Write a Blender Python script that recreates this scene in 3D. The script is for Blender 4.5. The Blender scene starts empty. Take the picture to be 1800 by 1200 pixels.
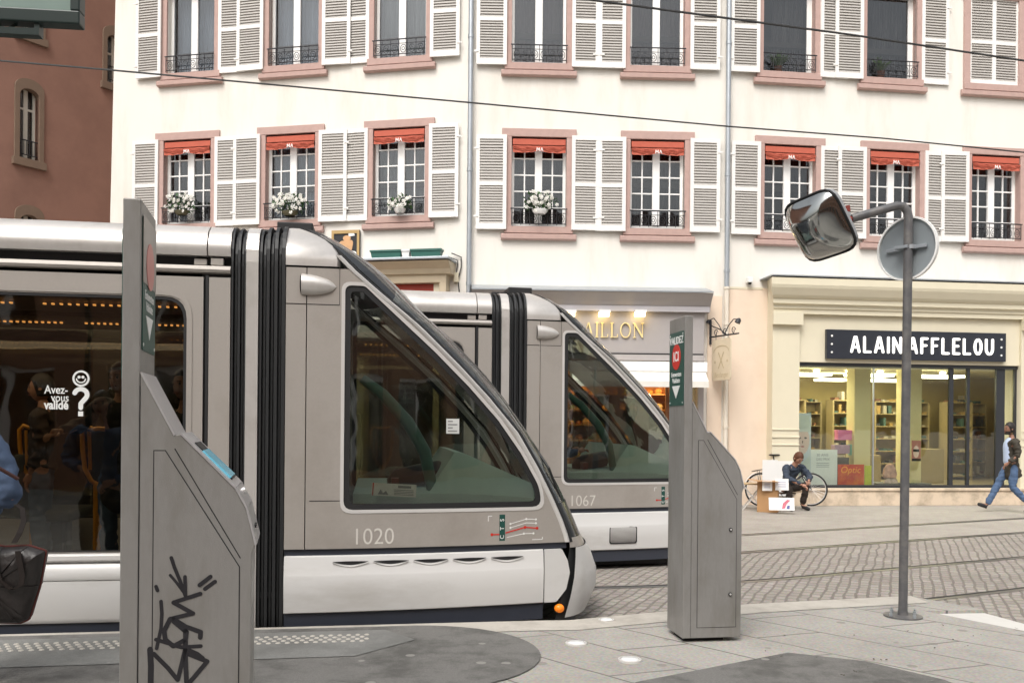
import bpy, bmesh, math, random
from mathutils import Vector, Matrix
from mathutils.geometry import tessellate_polygon
random.seed(7)
R = math.radians
scn = bpy.context.scene
COL = scn.collection

# ------------------------------------------------------------------ camera, world, sun, exposure
F, HX, HY, ROLL, CH = 1550.0, 900.0, 745.0, R(-0.5), 1.65
cam = bpy.data.objects.new('camera', bpy.data.cameras.new('camera'))
COL.objects.link(cam); scn.camera = cam
cam.location = (0, 0, CH); cam.rotation_euler = (R(90), ROLL, 0)
cam.data.sensor_width = 36; cam.data.lens = F / 1800 * 36
cam.data.shift_y = (HY - 600) / 1800; cam.data.clip_end = 600; cam.data.clip_start = 0.05

W = bpy.data.worlds.new('World'); scn.world = W; W.use_nodes = True
wn, wl = W.node_tree.nodes, W.node_tree.links
sky = wn.new('ShaderNodeTexSky'); sky.sky_type = 'NISHITA'; sky.sun_disc = False
SUN_EL, SUN_AZ = R(52), R(200)
sky.sun_elevation = SUN_EL; sky.sun_rotation = SUN_AZ; sky.dust_density = 6; sky.air_density = 1.6
hs = wn.new('ShaderNodeHueSaturation'); hs.inputs['Saturation'].default_value = 0.22
wl.new(sky.outputs[0], hs.inputs['Color']); wl.new(hs.outputs[0], wn['Background'].inputs['Color'])
wn['Background'].inputs['Strength'].default_value = 0.15
sd = bpy.data.lights.new('sun', 'SUN'); sd.energy = 1.0; sd.angle = R(25); sd.color = (1, 0.96, 0.9)
sun = bpy.data.objects.new('sun', sd); COL.objects.link(sun)
# the overcast brightness comes from high behind the camera
sdir = Vector((math.sin(SUN_AZ) * math.cos(SUN_EL), math.cos(SUN_AZ) * math.cos(SUN_EL), math.sin(SUN_EL)))
sun.rotation_euler = sdir.to_track_quat('Z', 'Y').to_euler(); sun.location = (0, -5, 30)
scn.view_settings.view_transform = 'Standard'; scn.view_settings.look = 'None'
scn.view_settings.exposure = 0.40; scn.view_settings.gamma = 1
scn.cycles.max_bounces = 8; scn.cycles.transparent_max_bounces = 16

# ------------------------------------------------------------------ pixel rays to world points (used to survey the place)
def ray(u, v):
    dx, dy = (u - HX) / F, (HY - v) / F
    return Vector((dx * math.cos(ROLL) + dy * math.sin(ROLL), 1.0, -dx * math.sin(ROLL) + dy * math.cos(ROLL)))
def P(u, v, Y): r = ray(u, v); return Vector((r.x * Y, Y, CH + r.z * Y))
def G(u, v, z=0): r = ray(u, v); Y = (z - CH) / r.z; return Vector((r.x * Y, Y, z))
class Frame:      # vertical plane: x along, y away from the street side, z up
    def __init__(s, o, th):
        s.o, s.th = Vector((o[0], o[1], 0)), th
        s.M = Matrix.Translation(s.o) @ Matrix.Rotation(th, 4, 'Z')
    def uv(s, u, v, off=0):
        r = ray(u, v); c, n = math.cos(s.th), math.sin(s.th)
        ox, oy = s.o.x - n * off, s.o.y + c * off
        t = (-n * ox + c * oy) / (-n * r.x + c * r.y)
        return ((r.x * t - ox) * c + (r.y * t - oy) * n, CH + r.z * t)

# ------------------------------------------------------------------ materials
MT = {}
def nt(name):
    m = bpy.data.materials.new(name); m.use_nodes = True
    return m, m.node_tree.nodes, m.node_tree.links, m.node_tree.nodes['Principled BSDF']
def mat(name, col, rough=0.6, metal=0.0, var=0.12, scale=6.0, bump=0.0, bscale=60.0, spec=0.5, stretch=(1, 1, 1), emit=None, es=0, dirt=None, dscale=1.5, dth=(0.45, 0.7)):
    if name in MT: return MT[name]
    m, n, l, b = nt(name)
    b.inputs['Roughness'].default_value = rough; b.inputs['Metallic'].default_value = metal
    b.inputs['Specular IOR Level'].default_value = spec
    tc = n.new('ShaderNodeTexCoord'); mp = n.new('ShaderNodeMapping'); mp.inputs['Scale'].default_value = stretch
    l.new(tc.outputs['Object'], mp.inputs[0])
    nz = n.new('ShaderNodeTexNoise'); nz.inputs['Scale'].default_value = scale; nz.inputs['Detail'].default_value = 6
    l.new(mp.outputs[0], nz.inputs[0])
    mx = n.new('ShaderNodeMix'); mx.data_type = 'RGBA'
    mx.inputs[6].default_value = (*[c * (1 - var) for c in col], 1); mx.inputs[7].default_value = (*[min(1, c * (1 + var)) for c in col], 1)
    l.new(nz.outputs[0], mx.inputs[0]); out = mx.outputs[2]
    if dirt:
        n2 = n.new('ShaderNodeTexNoise'); n2.inputs['Scale'].default_value = dscale; n2.inputs['Detail'].default_value = 8; n2.inputs['Roughness'].default_value = 0.65
        l.new(mp.outputs[0], n2.inputs[0])
        mr = n.new('ShaderNodeMapRange'); mr.inputs[1].default_value, mr.inputs[2].default_value = dth
        l.new(n2.outputs[0], mr.inputs[0])
        m2 = n.new('ShaderNodeMix'); m2.data_type = 'RGBA'; m2.inputs[7].default_value = (*dirt, 1)
        l.new(mr.outputs[0], m2.inputs[0]); l.new(out, m2.inputs[6]); out = m2.outputs[2]
    l.new(out, b.inputs['Base Color'])
    if bump:
        nb = n.new('ShaderNodeTexNoise'); nb.inputs['Scale'].default_value = bscale; nb.inputs['Detail'].default_value = 4
        l.new(tc.outputs['Object'], nb.inputs[0])
        bp = n.new('ShaderNodeBump'); bp.inputs['Strength'].default_value = bump; bp.inputs['Distance'].default_value = 0.01
        l.new(nb.outputs[0], bp.inputs['Height']); l.new(bp.outputs[0], b.inputs['Normal'])
    if emit:
        b.inputs['Emission Color'].default_value = (*emit, 1); b.inputs['Emission Strength'].default_value = es
    MT[name] = m; return m
def glass(name, tint, refl=0.06, rough=0.02, body=0.0, bodycol=(0.02, 0.02, 0.02)):
    if name in MT: return MT[name]
    m, n, l, b = nt(name); n.remove(b)
    tr = n.new('ShaderNodeBsdfTransparent'); tr.inputs[0].default_value = (*tint, 1)
    gl = n.new('ShaderNodeBsdfGlossy'); gl.inputs['Roughness'].default_value = rough; gl.inputs[0].default_value = (0.95, 0.97, 1, 1)
    df = n.new('ShaderNodeBsdfDiffuse'); df.inputs[0].default_value = (*bodycol, 1)
    m1 = n.new('ShaderNodeMixShader'); m1.inputs[0].default_value = body
    l.new(tr.outputs[0], m1.inputs[1]); l.new(df.outputs[0], m1.inputs[2])
    fr = n.new('ShaderNodeLayerWeight'); fr.inputs[0].default_value = 0.25
    ma = n.new('ShaderNodeMath'); ma.operation = 'MULTIPLY_ADD'; ma.inputs[1].default_value = 0.8; ma.inputs[2].default_value = refl; ma.use_clamp = True
    tcn = n.new('ShaderNodeTexCoord'); wv = n.new('ShaderNodeTexNoise'); wv.inputs['Scale'].default_value = 1.7
    bp = n.new('ShaderNodeBump'); bp.inputs['Strength'].default_value = 0.06; bp.inputs['Distance'].default_value = 0.05
    l.new(tcn.outputs['Object'], wv.inputs[0]); l.new(wv.outputs[0], bp.inputs['Height']); l.new(bp.outputs[0], gl.inputs['Normal'])
    l.new(fr.outputs['Fresnel'], ma.inputs[0])
    m2 = n.new('ShaderNodeMixShader'); l.new(ma.outputs[0], m2.inputs[0]); l.new(m1.outputs[0], m2.inputs[1]); l.new(gl.outputs[0], m2.inputs[2])
    l.new(m2.outputs[0], n['Material Output'].inputs[0]); MT[name] = m; return m
def emis(name, col, s):
    if name in MT: return MT[name]
    m, n, l, b = nt(name); b.inputs['Base Color'].default_value = (*col, 1)
    b.inputs['Emission Color'].default_value = (*col, 1); b.inputs['Emission Strength'].default_value = s
    MT[name] = m; return m
def brickmat(name, dA, dB, bw, bh, c1, c2, mortar, msize, rough=0.85, noise=0.3, bump=0.35, jit=0.0, offset=0.5, stain=(0.1, 0.09, 0.08), stain_amt=0.5, coord='Object', msmooth=0.1):
    """stone courses: rows run along dA, joints along dB (may be skewed)"""
    m, n, l, b = nt(name); b.inputs['Roughness'].default_value = rough
    tc = n.new('ShaderNodeTexCoord'); src = tc.outputs[coord]
    if jit:
        nj = n.new('ShaderNodeTexNoise'); nj.inputs['Scale'].default_value = 2.5; nj.inputs['Detail'].default_value = 3
        l.new(src, nj.inputs[0])
        sc = n.new('ShaderNodeVectorMath'); sc.operation = 'SCALE'; sc.inputs[3].default_value = jit
        l.new(nj.outputs['Color'], sc.inputs[0]); ad = n.new('ShaderNodeVectorMath'); ad.operation = 'ADD'
        l.new(src, ad.inputs[0]); l.new(sc.outputs[0], ad.inputs[1]); src = ad.outputs[0]
    det = dA[0] * dB[1] - dA[1] * dB[0]
    ra, rb = (dB[1] / det, -dB[0] / det, 0), (-dA[1] / det, dA[0] / det, 0)
    da = n.new('ShaderNodeVectorMath'); da.operation = 'DOT_PRODUCT'; da.inputs[1].default_value = ra; l.new(src, da.inputs[0])
    db = n.new('ShaderNodeVectorMath'); db.operation = 'DOT_PRODUCT'; db.inputs[1].default_value = rb; l.new(src, db.inputs[0])
    cx = n.new('ShaderNodeCombineXYZ'); l.new(da.outputs['Value'], cx.inputs[0]); l.new(db.outputs['Value'], cx.inputs[1])
    br = n.new('ShaderNodeTexBrick'); br.offset = offset; br.inputs['Scale'].default_value = 1
    br.inputs['Brick Width'].default_value = bw; br.inputs['Row Height'].default_value = bh
    br.inputs['Mortar Size'].default_value = msize; br.inputs['Mortar Smooth'].default_value = msmooth
    br.inputs['Color1'].default_value = (*c1, 1); br.inputs['Color2'].default_value = (*c2, 1); br.inputs['Mortar'].default_value = (*mortar, 1)
    l.new(cx.outputs[0], br.inputs[0])
    nz = n.new('ShaderNodeTexNoise'); nz.inputs['Scale'].default_value = 1.3; nz.inputs['Detail'].default_value = 9; nz.inputs['Roughness'].default_value = 0.7
    l.new(tc.outputs[coord], nz.inputs[0])
    mr = n.new('ShaderNodeMapRange'); mr.inputs[1].default_value = 0.42; mr.inputs[2].default_value = 0.72; mr.inputs[4].default_value = stain_amt
    l.new(nz.outputs[0], mr.inputs[0])
    mx = n.new('ShaderNodeMix'); mx.data_type = 'RGBA'; mx.inputs[7].default_value = (*stain, 1)
    l.new(mr.outputs[0], mx.inputs[0]); l.new(br.outputs['Color'], mx.inputs[6])
    n3 = n.new('ShaderNodeTexNoise'); n3.inputs['Scale'].default_value = 45; n3.inputs['Detail'].default_value = 5
    l.new(tc.outputs[coord], n3.inputs[0])
    m3 = n.new('ShaderNodeMix'); m3.data_type = 'RGBA'; m3.blend_type = 'OVERLAY'; m3.inputs[0].default_value = noise
    l.new(mx.outputs[2], m3.inputs[6]); l.new(n3.outputs['Color'], m3.inputs[7])
    hs = n.new('ShaderNodeHueSaturation'); hs.inputs['Saturation'].default_value = 0.9; l.new(m3.outputs[2], hs.inputs['Color'])
    l.new(hs.outputs[0], b.inputs['Base Color'])
    s = n.new('ShaderNodeMath'); s.operation = 'MULTIPLY_ADD'; s.inputs[1].default_value = -1.0; l.new(br.outputs['Fac'], s.inputs[0])
    n4 = n.new('ShaderNodeMath'); n4.operation = 'MULTIPLY'; n4.inputs[1].default_value = 0.5; l.new(n3.outputs[0], n4.inputs[0]); l.new(n4.outputs[0], s.inputs[2])
    bp = n.new('ShaderNodeBump'); bp.inputs['Strength'].default_value = bump; bp.inputs['Distance'].default_value = 0.02
    l.new(s.outputs[0], bp.inputs['Height']); l.new(bp.outputs[0], b.inputs['Normal'])
    MT[name] = m; return m

cream = mat('cream_render', (0.79, 0.755, 0.695), 0.9, var=0.05, scale=3.0, bump=0.25, bscale=90, dirt=(0.66, 0.60, 0.52), dscale=1.3, stretch=(1, 1, 0.22), dth=(0.5, 0.8))
peach = mat('peach_render', (0.79, 0.65, 0.52), 0.9, var=0.05, scale=1.2, bump=0.15, dirt=(0.66, 0.52, 0.4), dscale=0.8, dth=(0.5, 0.85))
sand = mat('pink_sandstone', (0.47, 0.322, 0.285), 0.85, var=0.14, scale=9, bump=0.2)
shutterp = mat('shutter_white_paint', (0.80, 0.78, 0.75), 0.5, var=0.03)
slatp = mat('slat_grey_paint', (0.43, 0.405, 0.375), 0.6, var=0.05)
whitef = mat('white_frame_paint', (0.85, 0.84, 0.82), 0.4, var=0.03)
iron = mat('black_iron', (0.02, 0.02, 0.025), 0.5, var=0.2)
redcl = mat('red_awning_cloth', (0.50, 0.115, 0.07), 0.8, var=0.15, scale=14)
redwood = mat('red_shutter_paint', (0.34, 0.035, 0.015), 0.5, var=0.12)
zinc = mat('zinc', (0.42, 0.45, 0.48), 0.4, metal=0.6, var=0.15, scale=5)
creamst = mat('cream_shop_paint', (0.70, 0.64, 0.49), 0.75, var=0.05, scale=3, bump=0.08)
plinth = mat('plinth_stone', (0.66, 0.54, 0.41), 0.85, var=0.08, scale=3, bump=0.1, dirt=(0.35, 0.28, 0.2), dscale=2.5)
greypaint = mat('grey_shopfront_paint', (0.36, 0.335, 0.33), 0.5, var=0.05)
greylt = mat('grey_moulding_paint', (0.50, 0.48, 0.50), 0.5, var=0.05)
brownwall = mat('red_brown_render', (0.30, 0.16, 0.118), 0.92, var=0.12, scale=1.4, bump=0.25, bscale=70, dirt=(0.235, 0.125, 0.092), dscale=0.6)
drabstone = mat('drab_stone', (0.20, 0.135, 0.095), 0.9, var=0.12, bump=0.1)
black = mat('matt_black', (0.012, 0.012, 0.013), 0.6, var=0.2)
rubber = mat('bellows_rubber', (0.016, 0.017, 0.018), 0.5, var=0.2)
tramgrey = mat('tram_champagne_paint', (0.45, 0.415, 0.38), 0.36, metal=0.35, var=0.05, scale=60, dirt=(0.34, 0.30, 0.265), dscale=1.2, dth=(0.5, 0.8))
tramsil = mat('tram_silver_roof', (0.62, 0.59, 0.56), 0.33, metal=0.45, var=0.04, scale=30, dirt=(0.48, 0.45, 0.41), dscale=2.5, dth=(0.5, 0.8))
tramwhite = mat('tram_skirt_white', (0.66, 0.65, 0.635), 0.4, metal=0.1, var=0.03, scale=8, dirt=(0.47, 0.445, 0.41), dscale=3.0, stretch=(.3, 1, 1), dth=(0.5, 0.85))
trimsil = mat('bright_trim', (0.72, 0.70, 0.68), 0.28, metal=0.3, var=0.03)
navy = mat('navy_skirt', (0.035, 0.04, 0.055), 0.45, var=0.15)
kiosk = mat('kiosk_grey_paint', (0.285, 0.276, 0.264), 0.42, metal=0.25, var=0.08, scale=60, bump=0.12, bscale=300, dirt=(0.215, 0.205, 0.185), dscale=5.0, stretch=(1, 1, .3))
kiosklt = mat('kiosk_steel_top', (0.60, 0.59, 0.60), 0.3, metal=0.5, var=0.08, scale=10)
poleg = mat('pole_grey_paint', (0.115, 0.115, 0.12), 0.45, metal=0.2, var=0.15, scale=20, dirt=(0.2, 0.19, 0.18), dscale=6)
aluback = mat('sign_back_aluminium', (0.36, 0.40, 0.42), 0.38, metal=0.45, var=0.06, scale=3)
mirrorm = mat('mirror_surface', (0.42, 0.43, 0.42), 0.11, metal=1.0, var=0.03)
green = mat('dark_green_sign', (0.012, 0.075, 0.06), 0.35, var=0.1)
white = mat('sign_white', (0.82, 0.82, 0.80), 0.5, var=0.02)
redp = mat('sign_red', (0.62, 0.03, 0.02), 0.4, var=0.05)
asphalt = mat('pad_asphalt', (0.165, 0.16, 0.15), 0.85, var=0.35, scale=70, bump=0.6, bscale=160, dirt=(0.095, 0.092, 0.085), dscale=3.2, dth=(0.45, 0.62))
asphaltl = mat('band_concrete', (0.21, 0.21, 0.20), 0.85, var=0.25, scale=60, bump=0.5, bscale=160, dirt=(0.14, 0.14, 0.132), dscale=2.2)
def specks(m, col=(.32, .31, .29), scale=9.0, size=.045):
    n, l = m.node_tree.nodes, m.node_tree.links; b = n['Principled BSDF']; tc = n.new('ShaderNodeTexCoord'); v = n.new('ShaderNodeTexVoronoi'); v.inputs['Scale'].default_value = scale
    l.new(tc.outputs['Object'], v.inputs['Vector']); sp = n.new('ShaderNodeSeparateColor'); l.new(v.outputs['Color'], sp.inputs[0])
    a = n.new('ShaderNodeMath'); a.operation = 'MULTIPLY'; a.inputs[1].default_value = size * 2.2; l.new(sp.outputs[0], a.inputs[0])
    c = n.new('ShaderNodeMath'); c.operation = 'SUBTRACT'; l.new(a.outputs[0], c.inputs[0]); l.new(v.outputs['Distance'], c.inputs[1])
    g = n.new('ShaderNodeMath'); g.operation = 'MULTIPLY'; g.inputs[1].default_value = 30; g.use_clamp = True; l.new(c.outputs[0], g.inputs[0])
    q = n.new('ShaderNodeMath'); q.operation = 'GREATER_THAN'; q.inputs[1].default_value = .62; l.new(sp.outputs[1], q.inputs[0])
    w = n.new('ShaderNodeMath'); w.operation = 'MULTIPLY'; l.new(g.outputs[0], w.inputs[0]); l.new(q.outputs[0], w.inputs[1])
    w2 = n.new('ShaderNodeMath'); w2.operation = 'MULTIPLY'; w2.inputs[1].default_value = .55; l.new(w.outputs[0], w2.inputs[0])
    src = b.inputs['Base Color'].links[0].from_socket; mx = n.new('ShaderNodeMix'); mx.data_type = 'RGBA'; mx.inputs[7].default_value = (*col, 1)
    l.new(w2.outputs[0], mx.inputs[0]); l.new(src, mx.inputs[6]); l.new(mx.outputs[2], b.inputs['Base Color']); return m
specks(asphalt, (.36, .35, .32), 6.5, .13); specks(asphaltl, (.33, .32, .30), 7.0, .08)
studm = mat('tactile_stud_stone', (0.46, 0.43, 0.38), 0.7, var=0.15)
skin = mat('skin', (0.42, 0.22, 0.15), 0.55, var=0.06)
skind = mat('skin_tanned', (0.26, 0.13, 0.085), 0.55, var=0.06)
facade_glass = glass('house_window_glass', (0.72, 0.73, 0.74), 0.045)
shop_glass = glass('shop_glass', (0.9, 0.93, 0.9), 0.04)
tram_glass = glass('tram_tinted_glass', (0.62, 0.60, 0.52), 0.055)
cab_glass = glass('cab_side_glass', (0.80, 0.82, 0.77), 0.085)
wind_glass = glass('windshield_glass', (0.86, 0.90, 0.88), 0.10)
YEL = mat('yellow_pole_paint', (0.75, 0.33, 0.02), 0.4, var=0.08)

# ------------------------------------------------------------------ mesh building
WM = {}
def finish(name, me, m, parent=None, M=None, smooth=None, bevel=0):
    o = bpy.data.objects.new(name, me); COL.objects.link(o)
    for mm in (m if isinstance(m, (list, tuple)) else [m]): me.materials.append(mm)
    if smooth is not None:
        me.polygons.foreach_set('use_smooth', [True] * len(me.polygons)); me.set_sharp_from_angle(angle=R(smooth))
    if bevel:
        bv = o.modifiers.new('bevel', 'BEVEL'); bv.width = bevel; bv.segments = 2; bv.limit_method = 'ANGLE'
    M = M if M is not None else (WM[parent.name] if parent else Matrix())
    if parent:
        o.parent = parent; o.matrix_basis = WM[parent.name].inverted() @ M
    else: o.matrix_basis = M
    WM[o.name] = M
    return o
class MB:
    def __init__(s): s.v, s.f, s.mi, s.cur = [], [], [], 0
    def add(s, vs, fs, M=None):
        b = len(s.v)
        for v in vs:
            v = Vector(v); s.v.append(tuple(M @ v if M else v))
        for f in fs: s.f.append(tuple(i + b for i in f)); s.mi.append(s.cur)
        return s
    def box(s, x0, x1, y0, y1, z0, z1, M=None):
        vs = [(x, y, z) for z in (z0, z1) for y in (y0, y1) for x in (x0, x1)]
        return s.add(vs, [(0, 2, 3, 1), (4, 5, 7, 6), (0, 1, 5, 4), (2, 6, 7, 3), (0, 4, 6, 2), (1, 3, 7, 5)], M)
    def tube(s, pts, r, n=8, M=None, close=False, cap=True):
        pts = [Vector(p) for p in pts]; k = len(pts); vs, fs = [], []
        rs = r if isinstance(r, (list, tuple)) else [r] * k
        prev = None
        for i, p in enumerate(pts):
            if close: t = (pts[(i + 1) % k] - pts[i - 1])
            else: t = (pts[min(i + 1, k - 1)] - pts[max(i - 1, 0)])
            t.normalize()
            a = prev if prev is not None else (Vector((0, 0, 1)) if abs(t.z) < 0.9 else Vector((1, 0, 0)))
            a = (a - t * a.dot(t)); 
            if a.length < 1e-6: a = t.orthogonal()
            a.normalize(); prev = a; b = t.cross(a)
            for j in range(n):
                q = 2 * math.pi * j / n; vs.append(p + (a * math.cos(q) + b * math.sin(q)) * rs[i])
        m = k if close else k - 1
        for i in range(m):
            for j in range(n):
                a0, a1 = i * n + j, i * n + (j + 1) % n; b0, b1 = ((i + 1) % k) * n + j, ((i + 1) % k) * n + (j + 1) % n
                fs.append((a0, a1, b1, b0))
        if not close and cap: fs.append(tuple(range(n))[::-1]); fs.append(tuple(range((k - 1) * n, k * n)))
        return s.add(vs, fs, M)
    def lathe(s, prof, n=24, M=None):   # prof (r,z)
        vs, fs = [], []
        for r, z in prof:
            for j in range(n):
                q = 2 * math.pi * j / n; vs.append((r * math.cos(q), r * math.sin(q), z))
        for i in range(len(prof) - 1):
            for j in range(n):
                fs.append((i * n + j, i * n + (j + 1) % n, (i + 1) * n + (j + 1) % n, (i + 1) * n + j))
        return s.add(vs, fs, M)
    def prism(s, outer, y0, y1, holes=(), M=None, fn=None):   # outline in (x,z), thickness along y
        loops = [list(outer)] + [list(h) for h in holes]
        flat = [p for lp in loops for p in lp]; N = len(flat)
        tris = tessellate_polygon([[Vector((p[0], p[1], 0)) for p in lp] for lp in loops])
        vs = [(p[0], y0, p[1]) for p in flat] + [(p[0], y1, p[1]) for p in flat]
        if fn: vs = [fn(v) for v in vs]
        fs = []
        for t in tris:
            a, b, c = (Vector(flat[i]) for i in t)
            cr = (b.x - a.x) * (c.y - a.y) - (b.y - a.y) * (c.x - a.x)
            if abs(cr) < 1e-12: continue
            t = tuple(t) if cr > 0 else tuple(t)[::-1]
            fs.append(t); fs.append(tuple(i + N for i in t)[::-1])
        b = 0
        for li, lp in enumerate(loops):
            k = len(lp); ar = sum(lp[i][0] * lp[(i + 1) % k][1] - lp[(i + 1) % k][0] * lp[i][1] for i in range(k))
            flip = (ar > 0) == (li == 0)
            for i in range(k):
                q = (b + i, b + (i + 1) % k, b + (i + 1) % k + N, b + i + N)
                fs.append(q[::-1] if flip else q)
            b += k
        return s.add(vs, fs, M)
    def sweepx(s, prof, x0, x1, M=None, closed=True, caps=True):   # prof (y,z), swept along x
        n = len(prof); vs = [(x0, y, z) for y, z in prof] + [(x1, y, z) for y, z in prof]
        fs = [(i, (i + 1) % n, (i + 1) % n + n, i + n) for i in range(n if closed else n - 1)]
        if caps and closed: fs += [tuple(range(n))[::-1], tuple(range(n, 2 * n))]
        return s.add(vs, fs, M)
    def build(s, name, m, parent=None, M=None, smooth=None, bevel=0, fixn=True):
        me = bpy.data.meshes.new(name); me.from_pydata(s.v, [], s.f); me.update()
        if isinstance(m, (list, tuple)): me.polygons.foreach_set('material_index', s.mi)
        if fixn:
            bm = bmesh.new(); bm.from_mesh(me); bmesh.ops.recalc_face_normals(bm, faces=bm.faces); bm.to_mesh(me); bm.free()
        return finish(name, me, m, parent, M, smooth, bevel)
def rect(x0, x1, z0, z1): return [(x0, z0), (x1, z0), (x1, z1), (x0, z1)]
def rpoly(pts, r, seg=5):
    """round the corners of a polygon; r number or list"""
    out = []; k = len(pts)
    for i, p in enumerate(pts):
        rr = r[i] if isinstance(r, (list, tuple)) else r
        p = Vector(p); a = Vector(pts[i - 1]) - p; b = Vector(pts[(i + 1) % k]) - p
        if rr <= 0: out.append(tuple(p)); continue
        d = min(rr / max(1e-3, math.tan(a.angle(b) / 2)), a.length * 0.48, b.length * 0.48)
        p0, p1 = p + a.normalized() * d, p + b.normalized() * d
        for j in range(seg + 1):
            t = j / seg; out.append(tuple(p0 * (1 - t) ** 2 + p * 2 * t * (1 - t) + p1 * t * t))
    return out
def inset_poly(poly, d):
    out = []; n = len(poly); ar = sum(poly[i][0] * poly[(i + 1) % n][1] - poly[(i + 1) % n][0] * poly[i][1] for i in range(n)); s = 1 if ar > 0 else -1
    for i in range(n):
        p, a, b = Vector(poly[i]), Vector(poly[i - 1]), Vector(poly[(i + 1) % n]); e1 = (p - a).normalized(); e2 = (b - p).normalized()
        n1, n2 = Vector((-e1.y, e1.x)) * s, Vector((-e2.y, e2.x)) * s; m = (n1 + n2).normalized(); out.append(tuple(p + m * d / max(.35, m.dot(n1))))
    return out
def circ(cx, cz, r, n=24, rz=None): return [(cx + r * math.cos(2 * math.pi * i / n), cz + (rz or r) * math.sin(2 * math.pi * i / n)) for i in range(n)]
def root(name, label, cat, M, group=None, kind=None):
    o = bpy.data.objects.new(name, None); o.empty_display_size = 0.2; COL.objects.link(o); o.matrix_basis = M; WM[o.name] = M
    o['label'] = label; o['category'] = cat
    if group: o['group'] = group
    if kind: o['kind'] = kind
    return o
def tag(o, label, cat, group=None, kind=None):
    o['label'] = label; o['category'] = cat
    if group: o['group'] = group
    if kind: o['kind'] = kind
    return o
def at(x, y, z, rz=0): return Matrix.Translation((x, y, z)) @ Matrix.Rotation(rz, 4, 'Z')
def font_mesh(txt, size, ext=0.002, off=0.0, sx=1.0, align='LEFT', shear=0):
    c = bpy.data.curves.new('t', 'FONT'); c.body = txt; c.size = size; c.extrude = ext; c.offset = off; c.align_x = align; c.shear = shear; c.resolution_u = 4
    o = bpy.data.objects.new('t', c); COL.objects.link(o)
    me = bpy.data.meshes.new_from_object(o.evaluated_get(bpy.context.evaluated_depsgraph_get()))
    bpy.data.objects.remove(o); bpy.data.curves.remove(c)
    vs = [(v.co.x * sx, v.co.y, v.co.z) for v in me.vertices]; fs = [tuple(p.vertices) for p in me.polygons]
    bpy.data.meshes.remove(me); return vs, fs
def addtext(mb, txt, x, y, z, size, **k):     # on a plane facing -y
    vs, fs = font_mesh(txt, size, **k)
    mb.add([(a + x, y - c, b + z) for a, b, c in vs], fs); return mb
KJ = [0]
def stroke(mb, pts, w, y, h=0.004, round_=True, taper=None):   # thick flat stroke in the xz plane
    for i in range(len(pts) - 1):
        a, b = Vector(pts[i]), Vector(pts[i + 1]); d = b - a
        if d.length < 1e-6: continue
        nrm = Vector((-d.y, d.x)).normalized() * w / 2
        KJ[0] += 1; yy = y - 0.00009 * (KJ[0] % 17)
        mb.prism([tuple(a - nrm), tuple(b - nrm), tuple(b + nrm), tuple(a + nrm)], yy - h, yy)
    if round_:
        for i, p in enumerate(pts): KJ[0] += 1; mb.prism(circ(p[0], p[1], w / 2, 10), y - h - 0.00009 * (KJ[0] % 17), y)
ST = {  # stroke letters in a unit box (x 0..w, z 0..1)
 'A': (0.72, [[(0, 0), (0.3, 1), (0.42, 1), (0.72, 0)], [(0.12, 0.3), (0.6, 0.3)]]),
 'L': (0.55, [[(0, 1), (0, 0), (0.55, 0)]]), 'I': (0.0, [[(0, 0), (0, 1)]]),
 'N': (0.68, [[(0, 0), (0, 1), (0.68, 0), (0.68, 1)]]),
 'F': (0.52, [[(0, 0), (0, 1), (0.52, 1)], [(0, 0.52), (0.42, 0.52)]]),
 'E': (0.52, [[(0.52, 1), (0, 1), (0, 0), (0.52, 0)], [(0, 0.52), (0.42, 0.52)]]),
 'O': (0.62, [[(0.31 + 0.31 * math.sin(a), 0.5 + 0.5 * math.cos(a)) for a in [i * math.pi / 8 for i in range(17)]]]),
 'U': (0.62, [[(0, 1), (0, 0.35)] + [(0.31 - 0.31 * math.cos(a), 0.33 - 0.33 * math.sin(a)) for a in [i * math.pi / 6 for i in range(7)]] + [(0.62, 0.35), (0.62, 1)]])}
def stroke_word(mb, word, x, z, h, w, y, gap=0.32, sp=0.6, depth=0.01, sx=1.0):
    for ch in word:
        if ch == ' ': x += sp * h * sx; continue
        wd, sts = ST[ch]
        for s_ in sts: stroke(mb, [(x + a * h * sx, z + b * h) for a, b in s_], w, y, depth)
        x += (wd + gap) * h * sx
    return x

# ------------------------------------------------------------------ ground
TH1 = math.atan(0.155)
def sheet(name, pts, z, m, thick=0.0, kind='structure'):
    mb = MB(); pts = [(p[0], p[1]) for p in pts]
    tr = tessellate_polygon([[Vector((p[0], p[1], 0)) for p in pts]])
    n = len(pts)
    if thick:
        mb.v = [(x, y, z) for x, y in pts] + [(x, y, z - thick) for x, y in pts]
        mb.f = [tuple(t) for t in tr] + [(i, (i + 1) % n, (i + 1) % n + n, i + n) for i in range(n)]
    else: mb.v = [(x, y, z) for x, y in pts]; mb.f = [tuple(t) for t in tr]
    mb.mi = [0] * len(mb.f)
    o = mb.build(name, m)
    if o.data.polygons[0].normal.z < 0 and not thick:
        o.data.flip_normals()
    if kind: o['kind'] = kind
    return o
dA = (math.cos(R(-47)), math.sin(R(-47))); dB = (math.cos(R(20)), math.sin(R(20)))
pave = brickmat('street_paving', (math.cos(R(24)), math.sin(R(24))), (-math.sin(R(24)), math.cos(R(24))), 0.26, 0.13, (0.38, 0.345, 0.30), (0.355, 0.322, 0.28), (0.30, 0.27, 0.235), 0.006, jit=0.05, noise=.5, stain=(0.25, 0.225, 0.19), stain_amt=0.6)
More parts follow.
